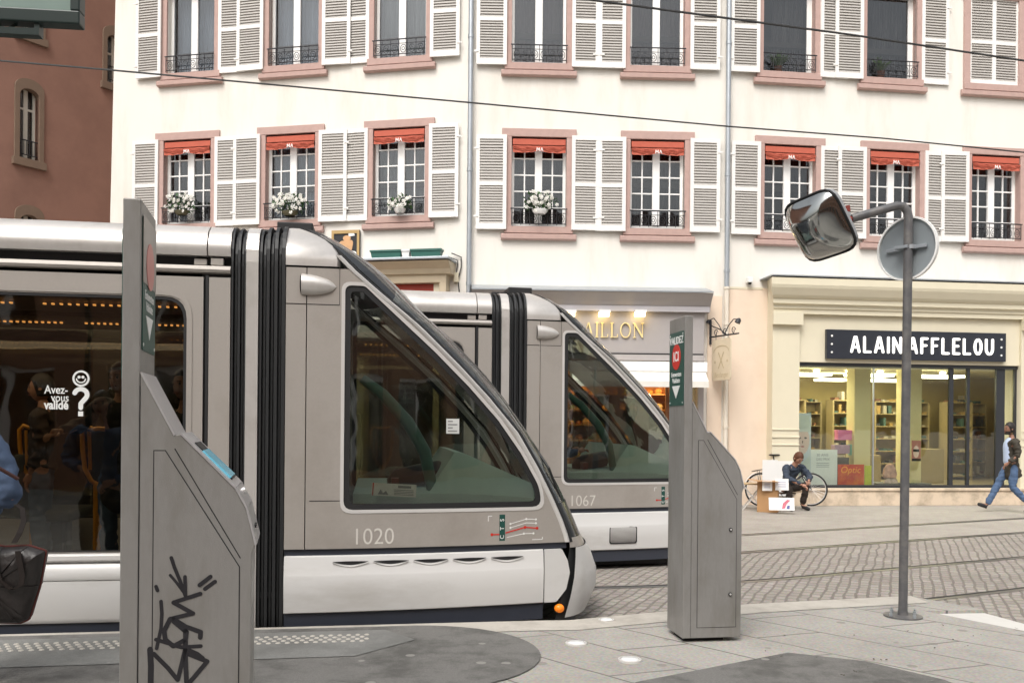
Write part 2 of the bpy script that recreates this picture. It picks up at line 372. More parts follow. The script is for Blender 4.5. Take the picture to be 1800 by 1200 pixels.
cobble = brickmat('track_setts', (math.cos(R(66)), math.sin(R(66))), (math.cos(R(-20)), math.sin(R(-20))), 0.15, 0.10, (0.37, 0.335, 0.295), (0.30, 0.265, 0.23), (0.20, 0.175, 0.15), 0.014, jit=0.075, bump=0.7, noise=.5, stain=(0.16, 0.14, 0.12), stain_amt=0.5, msmooth=0.4)
slab = brickmat('platform_slabs', dA, dB, 1.15, 0.55, (0.385, 0.365, 0.33), (0.35, 0.33, 0.295), (0.13, 0.12, 0.105), 0.009, jit=0.03, bump=0.5, noise=0.5, stain=(0.25, 0.235, 0.21), stain_amt=0.75, rough=0.8)
kerbm = mat('kerb_granite', (0.47, 0.44, 0.39), 0.8, var=0.1, scale=40, bump=0.15, dirt=(0.33, 0.3, 0.26), dscale=3)
whiteband = mat('white_kerb_stone', (0.60, 0.585, 0.55), 0.75, var=0.08, scale=12, bump=0.1)
specks(slab, (.17, .155, .135), 5.0, .12)
sheet('street', [(-220, -150), (220, -150), (220, 260), (-220, 260)], 0, pave)
# curved tram tracks: heading along arc length
def track(off, s0=-14, s1=22, step=0.5):
    # centre line starts straight beside the platform, then bends away from it
    c0 = Vector((-1.688, 6.54)) + Vector((-math.sin(TH1), math.cos(TH1))) * 1.2
    pts, p, s, th = [], c0 + Vector((math.cos(TH1), math.sin(TH1))) * s0, s0, TH1
    while s <= s1:
        pts.append(p + Vector((-math.sin(th), math.cos(th))) * off)
        th = TH1 + R(17) * min(1, max(0, (s - 2.6) / 2.6)) if s > 2.6 else TH1
        p = p + Vector((math.cos(th), math.sin(th))) * step; s += step
    return pts
def ribbon(name, a, b, z, m):
    mb = MB(); n = len(a)
    mb.v = [(p.x, p.y, z) for p in a] + [(p.x, p.y, z) for p in b]
    mb.f = [(i, i + 1, i + 1 + n, i + n) for i in range(n - 1)]; mb.mi = [0] * len(mb.f)
    o = mb.build(name, m, fixn=False)
    if o.data.polygons[0].normal.z < 0: o.data.flip_normals()
    o['kind'] = 'structure'; return o
SP = 3.18
ribbon('track_bed', track(-2.2), track(SP - 0.78), 0.004, cobble)
steel = mat('rail_steel', (0.28, 0.27, 0.26), 0.35, metal=0.8, var=0.2, scale=30)
for off in (-0.72, 0.72, SP - 0.72, SP + 0.72):
    ribbon('rail', track(off - 0.035), track(off + 0.035), 0.008, steel)
    ribbon('rail_groove', track(off + 0.038), track(off + 0.085), 0.0085, black)
# platform
def near(lat, s): return Vector((-1.688 + math.cos(TH1) * s - math.sin(TH1) * lat, 6.54 + math.sin(TH1) * s + math.cos(TH1) * lat))
p1, p2, p3 = G(1000, 1090, .15), G(1310, 1062, .15), G(1600, 1047, .15)
PZ = 0.15
st_in0, st_in1 = G(1625, 1073, PZ), G(1800, 1108, PZ); q0, q1 = G(1728, 1070, PZ), G(1800, 1090, PZ)
dn = (st_in1 - st_in0).normalized()
far_in = st_in1 + dn * 9; far_out = q1 + dn * 9
platform_pts = [near(-0.09, -16), near(-0.09, 1.9), (p1.x, p1.y), (p2.x, p2.y), (p3.x, p3.y), (q0.x, q0.y), (st_in0.x + 0.52, st_in0.y + 0.06 ), (st_in0.x, st_in0.y), (st_in1.x, st_in1.y), (far_in.x, far_in.y), (far_in.x, -8), (-16, -8)]
sheet('platform', platform_pts, PZ, slab, thick=0.3)
bs = mat('kerb_side_stone', (0.2, 0.19, 0.175), 0.8)
sheet('white_kerb', [(st_in0.x + 0.52, st_in0.y + 0.058), (st_in0.x + 0.004, st_in0.y - 0.002), (st_in1.x + 0.004, st_in1.y + 0.004), (far_in.x, far_in.y), (far_out.x, far_out.y), (q1.x, q1.y)], 0.125, whiteband, thick=0.2)
# kerb stones along the tram edge
kb = [near(-0.10, -16), near(-0.10, 1.9), Vector((p1.x, p1.y)), Vector((p2.x, p2.y)), Vector((p3.x, p3.y))]
ki = [near(-0.42, -16), near(-0.42, 1.9), Vector((p1.x + .05, p1.y - .32)), Vector((p2.x + .05, p2.y - .32)), Vector((p3.x + .03, p3.y - .30))]
ribbon('platform_kerb', kb, ki, PZ + 0.004, kerbm)
# concrete tactile band along the edge, ending round, and the asphalt pad with its round end
def pill(x0, x1, lat0, lat1):
    r = (lat1 - lat0) / 2; c = (lat0 + lat1) / 2
    return [near(lat0, x0)] + [near(c + r * math.sin(a), x1 + r * math.cos(a)) for a in [R(-90 + i * 10) for i in range(19)]] + [near(lat1, x0)]
c0 = Vector((-0.60, 5.72)); rr = 0.80
cc = Vector((-(near(0,1)-near(0,0)).y, (near(0,1)-near(0,0)).x))
pad = [c0 + rr * Vector((math.cos(R(a)), math.sin(R(a)))) for a in range(99, -82, -9)]
dl = Vector((math.cos(TH1), math.sin(TH1)))
pad = [c0 + cc * rr * 1.0 - dl * 14] + pad + [c0 - cc * rr * 1.6 - dl * 2.2, c0 - cc * rr * 1.6 - dl * 14]
sheet('asphalt_pad', pad, PZ + 0.008, asphalt)
sheet('tactile_band', [near(-.30, -15), near(-.30, 0.75), near(-.62, 0.95), near(-1.0, 0.55), near(-1.12, -15)], PZ + 0.012, asphaltl)
t0 = [G(1118, 1200, PZ), G(1385, 1148, PZ), G(1520, 1163, PZ), G(1660, 1196, PZ)]
dd = Vector((0, -1, 0))
sheet('asphalt_patch', [(p.x, p.y) for p in t0] + [(t0[3].x + .3, t0[3].y - 1.2), (t0[0].x - .6, t0[0].y - 1.2)], PZ + 0.008, asphalt)
mb = MB()
for i in range(150):
    for j in range(4):
        s_ = 0.62 - i * 0.062 - (j % 2) * 0.031; c = near(-0.44 - j * 0.058, s_)
        if s_ < -8.5: continue
        mb.lathe([(0.001, 0.006), (0.013, 0.006), (0.019, 0.0)], 6, Matrix.Translation((c.x, c.y, PZ + 0.012)))
tag(mb.build('tactile_studs', studm), 'pale raised studs set in rows along the platform edge', 'tactile paving', kind='stuff')
for (u, v), lb in zip(((1013, 1131), (1107, 1160), (1066, 1090)), ('white ground light in the slabs, left one of the two before the ticket pillar', 'white ground light in the slabs, nearest to the bottom edge of the picture', 'small pale ground light at the kerb just behind the others')):
    p = G(u, v, PZ); k = 1.0 if v > 1100 else 0.8
    r_ = root('ground_light', lb, 'ground light', at(p.x, p.y, PZ), 'round lights set into the platform')
    MB().lathe([(0.075 * k, 0.0), (0.075 * k, 0.010), (0.062 * k, 0.013), (0.062 * k, 0.001)], 28).build('ring', trimsil, r_, smooth=30)
    MB().lathe([(0.061 * k, 0.002), (0.05 * k, 0.014), (0.001, 0.017)], 28).build('lens', mat('frosted_lens', (0.75, 0.76, 0.76), 0.3), r_, smooth=60)
# dropped litter and gum marks

# ------------------------------------------------------------------ the long cream house: three facade runs bending at the downpipes
cM = P(822, 745, 18.29); cR = P(1273, 745, 18.5)
FM = Frame(cM, math.atan2(cR.y - cM.y, cR.x - cM.x)); LM = (cR - cM).length
FR = Frame(cR, R(7.1)); FL = Frame(cM, R(-10.8))
house = root('townhouse', 'long cream house with louvred shutters, pink stone surrounds and red window awnings', 'building', FM.M)
XL0, XR1, ZT = FL.uv(186, 372)[0], 13.5, 14.2
XLT = FL.uv(200, 0)
XLT = XL0 + (XLT[0] - XL0) * (ZT - FL.uv(186, 372)[1]) / (XLT[1] - FL.uv(186, 372)[1])
def med(fr, u0, u1, v0, v1): return fr.uv((u0 + u1) / 2, v0)[0], fr.uv((u0 + u1) / 2, v1)
WIN = []   # (frame, centre x, row, opening bottom z)
def addwin(fr, row, uL, uR, vb): x, z = fr.uv((uL + uR) / 2, vb); WIN.append([fr, x, row, z])
for a in ((284, 375, 386), (464, 557, 389), (652, 750, 388)): addwin(FL, 0, *a)
for a in ((898, 995, 398), (1106, 1203, 404)): addwin(FM, 0, *a)
for a in ((1340, 1434, 410), (1523, 1618, 417), (1703, 1793, 424)): addwin(FR, 0, *a)
for a in ((292, 380, 122), (472, 562, 117), (655, 752, 108)): addwin(FL, 1, *a)
for a in ((900, 995, 112), (1108, 1202, 119)): addwin(FM, 1, *a)
for a in ((1340, 1432, 129), (1522, 1610, 139), (1702, 1790, 150)): addwin(FR, 1, *a)
# common storey heights per run keep the masonry level
for fr in (FL, FM, FR):
    for row in (0, 1):
        ws = [w for w in WIN if w[0] is fr and w[2] == row]; z = sum(w[3] for w in ws) / len(ws)
        for w in ws: w[3] = z
extra = [[FR, FR.uv(1748, 400)[0] + 2.25, r, [w for w in WIN if w[0] is FR and w[2] == r][0][3]] for r in (0, 1)]
WIN += extra
OW, OH = 1.14, 1.86
def off(u): return u
def walls():
    specs = [(FL, XL0, 0.0, 'wall'), (FM, 0.0, LM, 'wall'), (FR, 0.0, XR1, 'wall')]
    for fr, x0, x1, nm in specs:
        holes = [rect(w[1] - OW / 2, w[1] + OW / 2, w[3], w[3] + OH) for w in WIN if w[0] is fr]
        if fr is FL:
            d0 = fr.uv(640, 600)[0]; d1 = fr.uv(772, 600)[0]; holes.append(rect(d0, d1, 0.02, 4.5 - 1.2))
        if fr is FM:
            holes.append(rect(0.9, fr.uv(1205, 700)[0], 0.5, 2.55))
        if fr is FR:
            a = fr.uv(1397, 700)[0]; b = fr.uv(1778, 700)[0]; holes.append(rect(a, b, 0.32, 2.92))
        mb = MB(); mb.prism([(x0, 0), (x1, 0), (x1, ZT), (XLT if fr is FL else x0, ZT)], 0.0, 0.32, holes)
        mb.build(nm, cream, house, fr.M)
walls()
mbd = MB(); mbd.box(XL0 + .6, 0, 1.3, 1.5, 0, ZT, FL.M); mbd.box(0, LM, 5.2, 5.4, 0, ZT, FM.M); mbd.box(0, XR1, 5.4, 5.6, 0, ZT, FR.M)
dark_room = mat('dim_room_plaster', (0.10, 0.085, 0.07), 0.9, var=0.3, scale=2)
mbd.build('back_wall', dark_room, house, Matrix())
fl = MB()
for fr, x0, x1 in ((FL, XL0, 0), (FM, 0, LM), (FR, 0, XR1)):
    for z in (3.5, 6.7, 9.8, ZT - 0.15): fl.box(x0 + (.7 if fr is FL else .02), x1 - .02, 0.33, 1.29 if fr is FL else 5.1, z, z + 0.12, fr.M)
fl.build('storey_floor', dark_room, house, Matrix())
mbg = MB(); mbg.v = [tuple(FL.M @ Vector(q)) for q in ((XL0, .33, 0), (XLT, .33, ZT), (XLT, 9, ZT), (XL0, 9, 0), (XL0 + .3, .33, 0), (XLT + .3, .33, ZT), (XLT + .3, 9, ZT), (XL0 + .3, 9, 0))]; mbg.f = [(0, 1, 2, 3), (7, 6, 5, 4), (0, 4, 5, 1), (3, 2, 6, 7)]; mbg.mi = [0] * 4
mbg.build('gable_wall', cream, house, Matrix())
# eaves and roof
mr = MB()
tile = mat('roof_tiles', (0.16, 0.075, 0.05), 0.85, var=0.3, scale=12, bump=0.4)
for fr, x0, x1 in ((FL, XL0, 0), (FM, 0, LM), (FR, 0, XR1)):
    mr.add([(x0, -.6, ZT + .1), (x1, -.6, ZT + .1), (x1, 4.5, ZT + 4.6), (x0, 4.5, ZT + 4.6), (x0, -.6, ZT), (x1, -.6, ZT), (x1, 5, ZT), (x0, 5, ZT)], [(0, 1, 2, 3), (4, 7, 6, 5), (0, 4, 5, 1), (2, 6, 7, 3), (0, 3, 7, 4), (1, 5, 6, 2)], fr.M)
mr.build('roof', tile, house, Matrix())

# shutter mesh shared by every copy
SW, SH = 0.63, 1.95
def shutter_proto():
    f = MB(); f.cur = 0; s = 0.075; t = 0.035
    for b in ((0, s, 0, SH), (SW - s, SW, 0, SH), (s, SW - s, 0, 0.12), (s, SW - s, SH - 0.09, SH), (s, SW - s, 0.90, 0.98)): f.box(b[0], b[1], -t, 0, b[2], b[3])
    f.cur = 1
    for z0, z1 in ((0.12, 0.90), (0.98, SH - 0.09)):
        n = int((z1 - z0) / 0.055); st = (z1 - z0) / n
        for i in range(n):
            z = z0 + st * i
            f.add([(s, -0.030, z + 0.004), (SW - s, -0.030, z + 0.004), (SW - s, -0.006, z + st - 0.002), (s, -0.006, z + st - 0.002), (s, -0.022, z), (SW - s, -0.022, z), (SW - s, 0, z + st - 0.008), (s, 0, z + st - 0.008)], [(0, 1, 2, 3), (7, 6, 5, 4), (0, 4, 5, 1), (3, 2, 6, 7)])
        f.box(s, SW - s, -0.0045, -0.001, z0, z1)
    f.cur = 0
    for z in (0.25, SH - 0.3): f.box(-0.05, 0.05, -t - 0.012, -t + 0.002, z, z + 0.035)
    return f
sh0 = [None]
def shutter(fr, xl, z, d, mirror=False, closed=False):
    M = fr.M @ Matrix.Translation((xl + (SW if mirror else 0), -0.02 - d, z)) @ (Matrix.Scale(-1, 4, (1, 0, 0)) if mirror else Matrix()) 
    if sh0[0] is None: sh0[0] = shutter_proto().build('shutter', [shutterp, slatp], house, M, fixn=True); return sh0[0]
    o = sh0[0].copy(); COL.objects.link(o); M = M @ Matrix.Rotation(R(random.uniform(-2.6, -.2)) * (0 if closed else 1), 4, 'Z') @ Matrix.Translation((0, 0, random.uniform(-.008, .008))); o.matrix_basis = WM[house.name].inverted() @ M; WM[o.name] = M; return o
def railing(fr, x, z, parent):
    mb = MB(); w = OW / 2 - 0.01
    mb.tube([(-w - .03, -0.09, 0.36), (w + .03, -0.09, 0.36)], 0.014, 6); mb.tube([(-w, -0.09, 0.05), (w, -0.09, 0.05)], 0.010, 6)
    mb.tube([(-w, -0.09, 0.27), (w, -0.09, 0.27)], 0.007, 5)
    n = 6
    for i in range(n + 1):
        a = -w + 2 * w * i / n; mb.tube([(a, -0.09, 0.02), (a, -0.09, 0.36)], 0.008, 5)
    for i in range(n):
        c = -w + 2 * w * (i + .5) / n
        mb.tube([(c + 0.062 * math.cos(t), -0.09, 0.16 + 0.085 * math.sin(t)) for t in [k * math.pi / 5 for k in range(10)]], 0.007, 5, close=True)
        mb.tube([(c + 0.03 * math.cos(t), -0.09, 0.16 + 0.035 * math.sin(t)) for t in [k * math.pi / 4 for k in range(8)]], 0.006, 4, close=True)
    return mb.build('balcony_railing', iron, parent, fr.M @ Matrix.Translation((x, 0, z)))
def casement(fr, x, z, row, parent, style):
    M = fr.M @ Matrix.Translation((x, 0, z)); w = OW / 2; mb = MB(); y0, y1 = 0.14, 0.19
    if style == 'open':   # leaf folded inward: frame only on the jambs
        for a, b in ((-w, -w + .05), (w - .10, w)): mb.box(a, b, y0, y1, 0, OH)
        mb.box(-w + .05, w - .10, y0, y1, OH - .06, OH); mb.box(-w + .05, w - .10, y0, y1, 0, .06)
    else:
        mb.box(-w, -w + .06, y0, y1, 0, OH); mb.box(w - .06, w, y0, y1, 0, OH); mb.box(-w + .06, w - .06, y0, y1, 0, .09); mb.box(-w + .06, w - .06, y0, y1, OH - .06, OH)
        mb.box(-.075, .075, y0 - .015, y1, .09, OH - .06)
        if style == 'lattice':
            for sx in (-1, 1):
                a, b = (-w + .06, -.075) if sx < 0 else (.075, w - .06); c = (a + b) / 2
                mb.box(c - .014, c + .014, y0 + .005, y1 - .005, .09, OH - .06)
                for k in range(1, 5): zz = .09 + (OH - .15) * k / 5; mb.box(a, b, y0 + .008, y1 - .008, zz - .014, zz + .014)
        else: pass
    f = mb.build('window_frame', whitef, parent, M, bevel=0)
    g = MB(); g.box(-w + .02, w - .02, y0 + .028, y0 + .034, .03, OH - .03); g.build('window_pane', facade_glass, parent, M)
CUR = {'pale': mat('pale_blue_curtain', (0.46, 0.52, 0.58), 0.9, var=0.1, scale=8, stretch=(4, 1, .2)), 'grey': mat('grey_green_curtain', (0.34, 0.38, 0.37), 0.9, var=0.14, scale=8, stretch=(4, 1, .2)),
       'taupe': mat('taupe_curtain', (0.17, 0.145, 0.13), 0.9, var=0.25, scale=8, stretch=(4, 1, .2)), 'dark': mat('dark_curtain', (0.065, 0.057, 0.052), 0.9, var=0.7, scale=8, stretch=(3, 1, .12), dirt=(.15, .14, .12), dscale=9, dth=(.5, .62)), 'brown': mat('brown_grey_curtain', (0.09, 0.078, 0.07), 0.9, var=0.6, scale=6, stretch=(3, 1, .1), dirt=(.19, .17, .145), dscale=9, dth=(.48, .6))}
def curtain(fr, x, z, parent, kind, xs=(-.55, .55)):
    n = 44; mb = MB(); y = 0.42
    for i in range(n + 1):
        a = xs[0] + (xs[1] - xs[0]) * i / n; yy = y + 0.02 * math.sin(i * 1.7) + 0.01 * math.sin(i * 0.6)
        mb.v += [(a, yy, 0.0), (a, yy, OH)]
    mb.f = [(2 * i, 2 * i + 2, 2 * i + 3, 2 * i + 1) for i in range(n)]; mb.mi = [0] * n
    mb.build('curtain', CUR[kind], parent, fr.M @ Matrix.Translation((x, 0, z)), smooth=60, fixn=False)
def surround(fr, x, z, parent):
    mb = MB(); w = OW / 2; j = 0.145
    mb.box(-w - j, -w, -.05, .13, 0, OH + .001); mb.box(w, w + j, -.05, .13, 0, OH + .001)
    mb.box(-w - j - .06, w + j + .06, -.055, .13, OH, OH + .17)
    mb.box(-w - j, w + j, -.075, .13, -.14, 0.0)
    mb.add([(-w - j - .07, -.02, -.14), (w + j + .07, -.02, -.14), (w + j + .07, -.11, -.17), (-w - j - .07, -.11, -.17), (-w - j - .07, -.02, -.29), (w + j + .07, -.02, -.29), (w + j + .07, -.11, -.265), (-w - j - .07, -.11, -.265)],
           [(0, 1, 2, 3), (3, 2, 6, 7), (7, 6, 5, 4), (0, 3, 7, 4), (1, 5, 6, 2), (0, 4, 5, 1)])
    return mb.build('window_surround', sand, parent, fr.M @ Matrix.Translation((x, 0, z)), bevel=0.008)
def awning(fr, x, z, parent):
    M = fr.M @ Matrix.Translation((x, 0, z)); w = OW / 2 - .02
    mb = MB(); mb.box(-w, w, -.03, .10, OH - .16, OH - .04)
    n = 30; vs = []
    for i in range(n + 1):
        a = -w + 2 * w * i / n; t = abs(a) / w; zz = OH - .325 + .035 * (1 - t) - .05 * (t * (1 - t)) * 2; yy = -.055 + .012 * math.sin(i * 1.3)
        vs += [(a, yy, zz), (a, -.045 - .01 * math.sin(i * .9), OH - .19), (a, yy + .008, zz), (a, -.037, OH - .19)]
    mb.add(vs, [(4 * i, 4 * i + 4, 4 * i + 5, 4 * i + 1) for i in range(n)])
    for k in range(3):     # soft folds sagging from the middle
        for sx in (-1, 1): mb.tube([(sx * w * t, -.066, OH - .20 - .09 * t * (1 - t) * (1 + k * .8) - .015 * k) for t in [q / 8 for q in range(1, 9)]], 0.007, 5)
    o = mb.build('awning', redcl, parent, M, smooth=40)
    m2 = MB()
    stroke(m2, [(-.055, OH - .30), (-.05, OH - .235), (-.025, OH - .28), (0, OH - .235), (.002, OH - .30)], .014, -.078)
    stroke(m2, [(.03, OH - .30), (.05, OH - .235), (.075, OH - .30)], .014, -.078)
    m2.build('awning_monogram', white, parent, M)
kinds_low = ['dark', 'pale', 'grey', 'dark', 'dark', 'dark', 'brown', 'dark', 'brown']
kinds_up = ['pale', 'pale', 'grey', 'taupe', 'taupe', 'brown', 'dark', 'dark', 'taupe']
low = [w for w in WIN if w[2] == 0]; up = [w for w in WIN if w[2] == 1]
for i, (fr, x, row, z) in enumerate(low + up):
    k = i if row == 0 else i - len(low)
    win = bpy.data.objects.new('window', None); COL.objects.link(win); win.parent = house
    M = fr.M @ Matrix.Translation((x, 0, z)); WM[win.name] = M; win.matrix_basis = WM[house.name].inverted() @ M
    # two hierarchy levels below the house: window > frame, pane, curtain ...
    style = 'lattice' if row == 0 else ('open' if k in (5, 6) else 'plain')
    casement(fr, x, z, row, win, style)
    kind = kinds_low[k] if row == 0 else kinds_up[k]
    if style == 'open': curtain(fr, x, z, win, kind, (-.2, .5))
    elif kind in ('dark', 'brown') and row == 0: curtain(fr, x, z, win, kind, (-.56, -.12)); curtain(fr, x, z, win, kind, (.15, .56))
    else: curtain(fr, x, z, win, kind)
    surround(fr, x, z, win)
    if row == 0: awning(fr, x, z, win)
    if not (row == 1 and k in (7, 8)): railing(fr, x, z, win)
    zs = z - 0.07; hw = OW / 2 + 0.055
    if row == 1 and k == 7:
        shutter(fr, x - SW + .03, z - 0.02, -.04); shutter(fr, x - .03 , z - 0.02, -.045, mirror=True)
    elif row == 1 and k == 8: shutter(fr, x + hw, zs, 0, mirror=True)
    else:
        shutter(fr, x - hw - SW - .05, zs, 0.0 if k in (2,) else 0.04)
        if not (row == 1 and k == 6 and False): shutter(fr, x + hw + .05, zs, 0.04 if k in (1, 2, 3, 4) else 0.0, mirror=True)
# downpipes
for fr, x, z0 in ((FM, 0.0, 4.2), (FM, LM, 4.55)):
    mb = MB(); mb.tube([(x, -.10, z0), (x, -.10, ZT - .1)], 0.052, 12)
    for z in (z0 + .3, 6.85, 9.6, 12.4): mb.tube([(x, -.10, z), (x, -.10, z + .07)], 0.062, 12); mb.box(x - .02, x + .02, -.08, .0, z + .01, z + .05)
    mb.build('downpipe', zinc, house, fr.M, smooth=40)
lowpipe = mat('cream_pipe_paint', (0.74, 0.67, 0.57), 0.6, var=0.05)
mb = MB(); mb.tube([(LM, -.10, 0.02), (LM, -.10, 4.55)], 0.05, 12)
for z in (1.6, 2.9, 3.75, 4.5): mb.tube([(LM, -.10, z), (LM, -.10, z + .05)], 0.065, 12)
mb.build('lower_downpipe', lowpipe, house, FM.M, smooth=40)
mb = MB(); mb.tube([(0, -.10, 0.02), (0, -.10, 4.2)], 0.05, 12)
mb.build('lower_downpipe', lowpipe, house, FM.M, smooth=40)
# peach ground storey of the right run and thin string course
zs = FR.uv(1310, 506)[1]; xa = FR.uv(1347, 600)[0]
mb = MB(); mb.box(0.08, xa + .02, -.022, -.002, 0, zs); mb.build('ground_storey_render', peach, house, FR.M)
mb = MB(); mb.box(0.08, xa - .1, -.03, -.022, zs - .03, zs + .012); mb.build('string_course', creamst, house, FR.M)
mb = MB(); mb.box(FM.uv(1243, 600)[0], LM - .07, -.022, -.002, 0, FM.uv(1240, 520)[1]); mb.build('ground_storey_render', peach, house, FM.M)

# --- optician shopfront (right run)
X = lambda u, v=600: FR.uv(u, v)[0]
Z = lambda v, u=1540: FR.uv(u, v)[1]
zc0, zc1, zf = Z(555, 1400), Z(497, 1400), Z(640)
xl, xr = X(1348), X(1852)
prof = [(0, zc0), (-.34, zc0), (-.34, zc0 + .10), (-.37, zc0 + .105), (-.37, zc0 + .17), (-.44, zc0 + .20), (-.44, zc0 + .30), (-.47, zc0 + .31), (-.52, zc0 + .36), (-.60, zc0 + .50), (-.62, zc0 + .56), (-.62, zc1), (0, zc1 + .03)]
mb = MB()
n = len(prof)
vs = [(xl - (-y - .34) * .6 if y < -.3 else xl, y, z) for y, z in prof] + [(xr + .5, y, z) for y, z in prof]
mb.add(vs, [(i, (i + 1) % n, (i + 1) % n + n, i + n) for i in range(n)] + [tuple(range(n))])
mb.build('shopfront_cornice', creamst, house, FR.M)
mb = MB(); mb.box(xl - .17, xr + .5, -.64, 0, zc1 + .031, zc1 + .055); mb.build('cornice_flashing', zinc, house, FR.M)
mb = MB()
xw0, xw1, xd1 = X(1395), X(1665), X(1779)
zp = Z(856)
mb.box(xl, xw0, -.30, -.0, 0.30, zc0); mb.box(xd1, xd1 + 1.0, -.30, 0, 0.30, zc0)
mb.box(xw0, xd1, -.24, 0, zf, zc0)
for x0 in (xl, xd1 + .02):     # capitals and rings on the pilasters
    for z0, h, p in ((Z(578), Z(556) - Z(578), .10), (Z(770), .04, .02), (Z(757), .03, .02), (Z(783), .03, .02)):
        mb.box(x0 - p * .3, x0 + (xw0 - xl) + p * .3, -.30 - p, -.30, z0, z0 + h)
mb.build('shopfront_surround', creamst, house, FR.M, bevel=.006)
mb = MB(); mb.box(xl, xd1 + 1, -.34, 0, 0, zp - .05); mb.box(xl, xd1 + 1, -.37, 0, zp - .05, zp); mb.build('shopfront_plinth', plinth, house, FR.M, bevel=.008)
anth = mat('anthracite_frame', (0.028, 0.03, 0.035), 0.4, var=0.1)
mb = MB(); yf = -.16
def fr_(a, b, c, d, y0=yf, y1=yf + .06): mb.box(a, b, y0, y1, c, d)
fr_(xw0, xd1, zp, zp + .06, yf - .03); fr_(xw0, xd1, zf - .07, zf, yf - .03)
fr_(xw0, xw0 + .04, zp + .06, zf - .07); fr_(xw1 - .04, xw1 + .05, zp + .06, zf - .07)
xm = [X(1695), X(1745), X(1757)]
fr_(xm[0] - .03, xm[0] + .03, zp + .06, zf - .07); fr_(xm[1] - .02, xm[2] + .02, zp + .06, zf - .07); fr_(xd1 - .05, xd1, zp + .06, zf - .07)
sf = mb.build('shop_window_frame', anth, house, FR.M)
mb = MB(); mb.box(xw0 + .03, xd1 - .03, yf + .026, yf + .034, zp + .04, zf - .05); mb.build('shop_window_pane', shop_glass, house, FR.M)
xg = X(1530); mb = MB(); mb.box(xg - .01, xg + .01, yf + .0, yf + .05, zp + .06, zf - .07); mb.build('glazing_joint', zinc, house, FR.M)
# shop interior
room = root('shop_interior', 'warm yellow lit optician shop room seen behind the big display window', 'shop interior', FR.M)
ywall = mat('yellow_shop_wall', (0.45, 0.36, 0.17), 0.85, var=0.2, scale=2)
tilef = mat('shop_floor_tile', (0.30, 0.25, 0.18), 0.3, var=0.1)
D = 4.6; x0, x1 = xw0 - .6, xd1 + 3.0
mb = MB(); mb.box(x0, x0 + .08, .34, D, .3, 3.0); mb.box(x1 - .08, x1, .34, D, .3, 3.0); mb.box(x0, x1, D, D + .1, .3, 3.0); mb.build('room_wall', ywall, room)
mb = MB(); mb.box(x0, x1, .34, D, .22, .34); mb.build('room_floor', tilef, room)
mb = MB(); mb.box(x0, x1, .34, D, 3.0, 3.1); mb.build('room_ceiling', mat('shop_ceiling', (0.7, 0.66, 0.5), 0.9), room)
warmem = emis('shop_tube_light', (1.0, 0.95, 0.68), 5.0)
mb = MB()
for a, b in ((1393, 1503), (1560, 1618), (1662, 1748)):
    a, b = X(a), X(b); mb.box(a, b, 1.0, 1.5, 2.80, 2.86); mb.box(a, b, 3.0, 3.4, 2.80, 2.86)
mb.build('ceiling_light_panel', warmem, room)
mb = MB()
for i in range(14):
    xx = x0 + .5 + (i % 7) * .8; yy = 2.0 + (i // 7) * 1.6; mb.lathe([(0.001, 2.95), (0.07, 2.95), (0.07, 2.99)], 12, Matrix.Translation((xx, yy, 0)))
mb.build('spot_disc', emis('downlight', (1, .9, .6), 14), room)
for xx in (X(1450), X(1600), X(1710)):
    ld = bpy.data.lights.new('shop_lamp', 'AREA'); ld.energy = 38; ld.size = 1.2; ld.color = (1, .88, .55)
    lo = bpy.data.objects.new('shop_lamp', ld); COL.objects.link(lo); lo.parent = room; lo.location = (xx, 1.8, 2.75)
mb = MB(); pillar = mat('shop_pillar_paint', (0.70, 0.62, 0.36), 0.8, var=0.04)
for a, b, y in ((1524, 1553, .5), (1617, 1647, .55)): mb.box(X(a), X(b), y, y + .35, .34, 3.0)
mb.build('pillar', pillar, room)
# shelving with stock
sh_ = MB(); stock = [MB() for _ in range(5)]
for xx0, xx1, yy in ((X(1400) - .3, X(1450), 4.1), (X(1440), X(1515), 2.6), (X(1530), X(1600), 4.0), (X(1560), X(1612), 2.4), (X(1625), X(1700), 3.9), (X(1668), X(1742), 3.0), (xd1 - .5, xd1 + .25, 3.4), (xd1 + .4, xd1 + 1.1, 2.9), (xd1 + 1.2, xd1 + 2.2, 3.9)):
    sh_.box(xx0, xx0 + .04, yy, yy + .35, .34, 2.3); sh_.box(xx1 - .04, xx1, yy, yy + .35, .34, 2.3); sh_.box(xx0, xx1, yy + .32, yy + .35, .34, 2.3)
    for k in range(7):
        zz = .42 + k * .31; sh_.box(xx0 + .04, xx1 - .04, yy, yy + .32, zz, zz + .025); a = xx0 + .06
        while a < xx1 - .12:
            w_ = random.uniform(.05, .12); h_ = random.uniform(.02, .07) if random.random() < .8 else .2; stock[random.randrange(5)].box(a, a + w_, yy + .03, yy + .25, zz + .027, zz + .027 + h_); a += w_ + random.uniform(.02, .12)
for a, b, y, z in ((X(1405), X(1440), 1.6, 1.05), (X(1565), X(1612), 1.4, 1.0), (X(1672), X(1735), 1.5, 1.15)): sh_.box(a, b, y, y + .5, .34, z)
sh_.build('display_shelf', mat('maple_shelf', (0.34, 0.27, 0.15), 0.5), room)
for mb, c in zip(stock, ((.40, .36, .30), (.16, .07, .04), (.07, .13, .12), (.36, .24, .09), (.06, .06, .07))): mb.build('stock_box', mat('stock%d' % int(c[0] * 100 + c[2] * 10), c, .6), room)
mb = MB(); mb.box(X(1400), X(1515), .42, 1.0, .34, .62); mb.box(X(1450), X(1515), .5, 1.2, .62, .98); mb.box(X(1562), X(1660), .42, 1.0, .34, .42); mb.build('display_plinth', mat('display_grey', (0.13, 0.13, 0.13), 0.5), room)
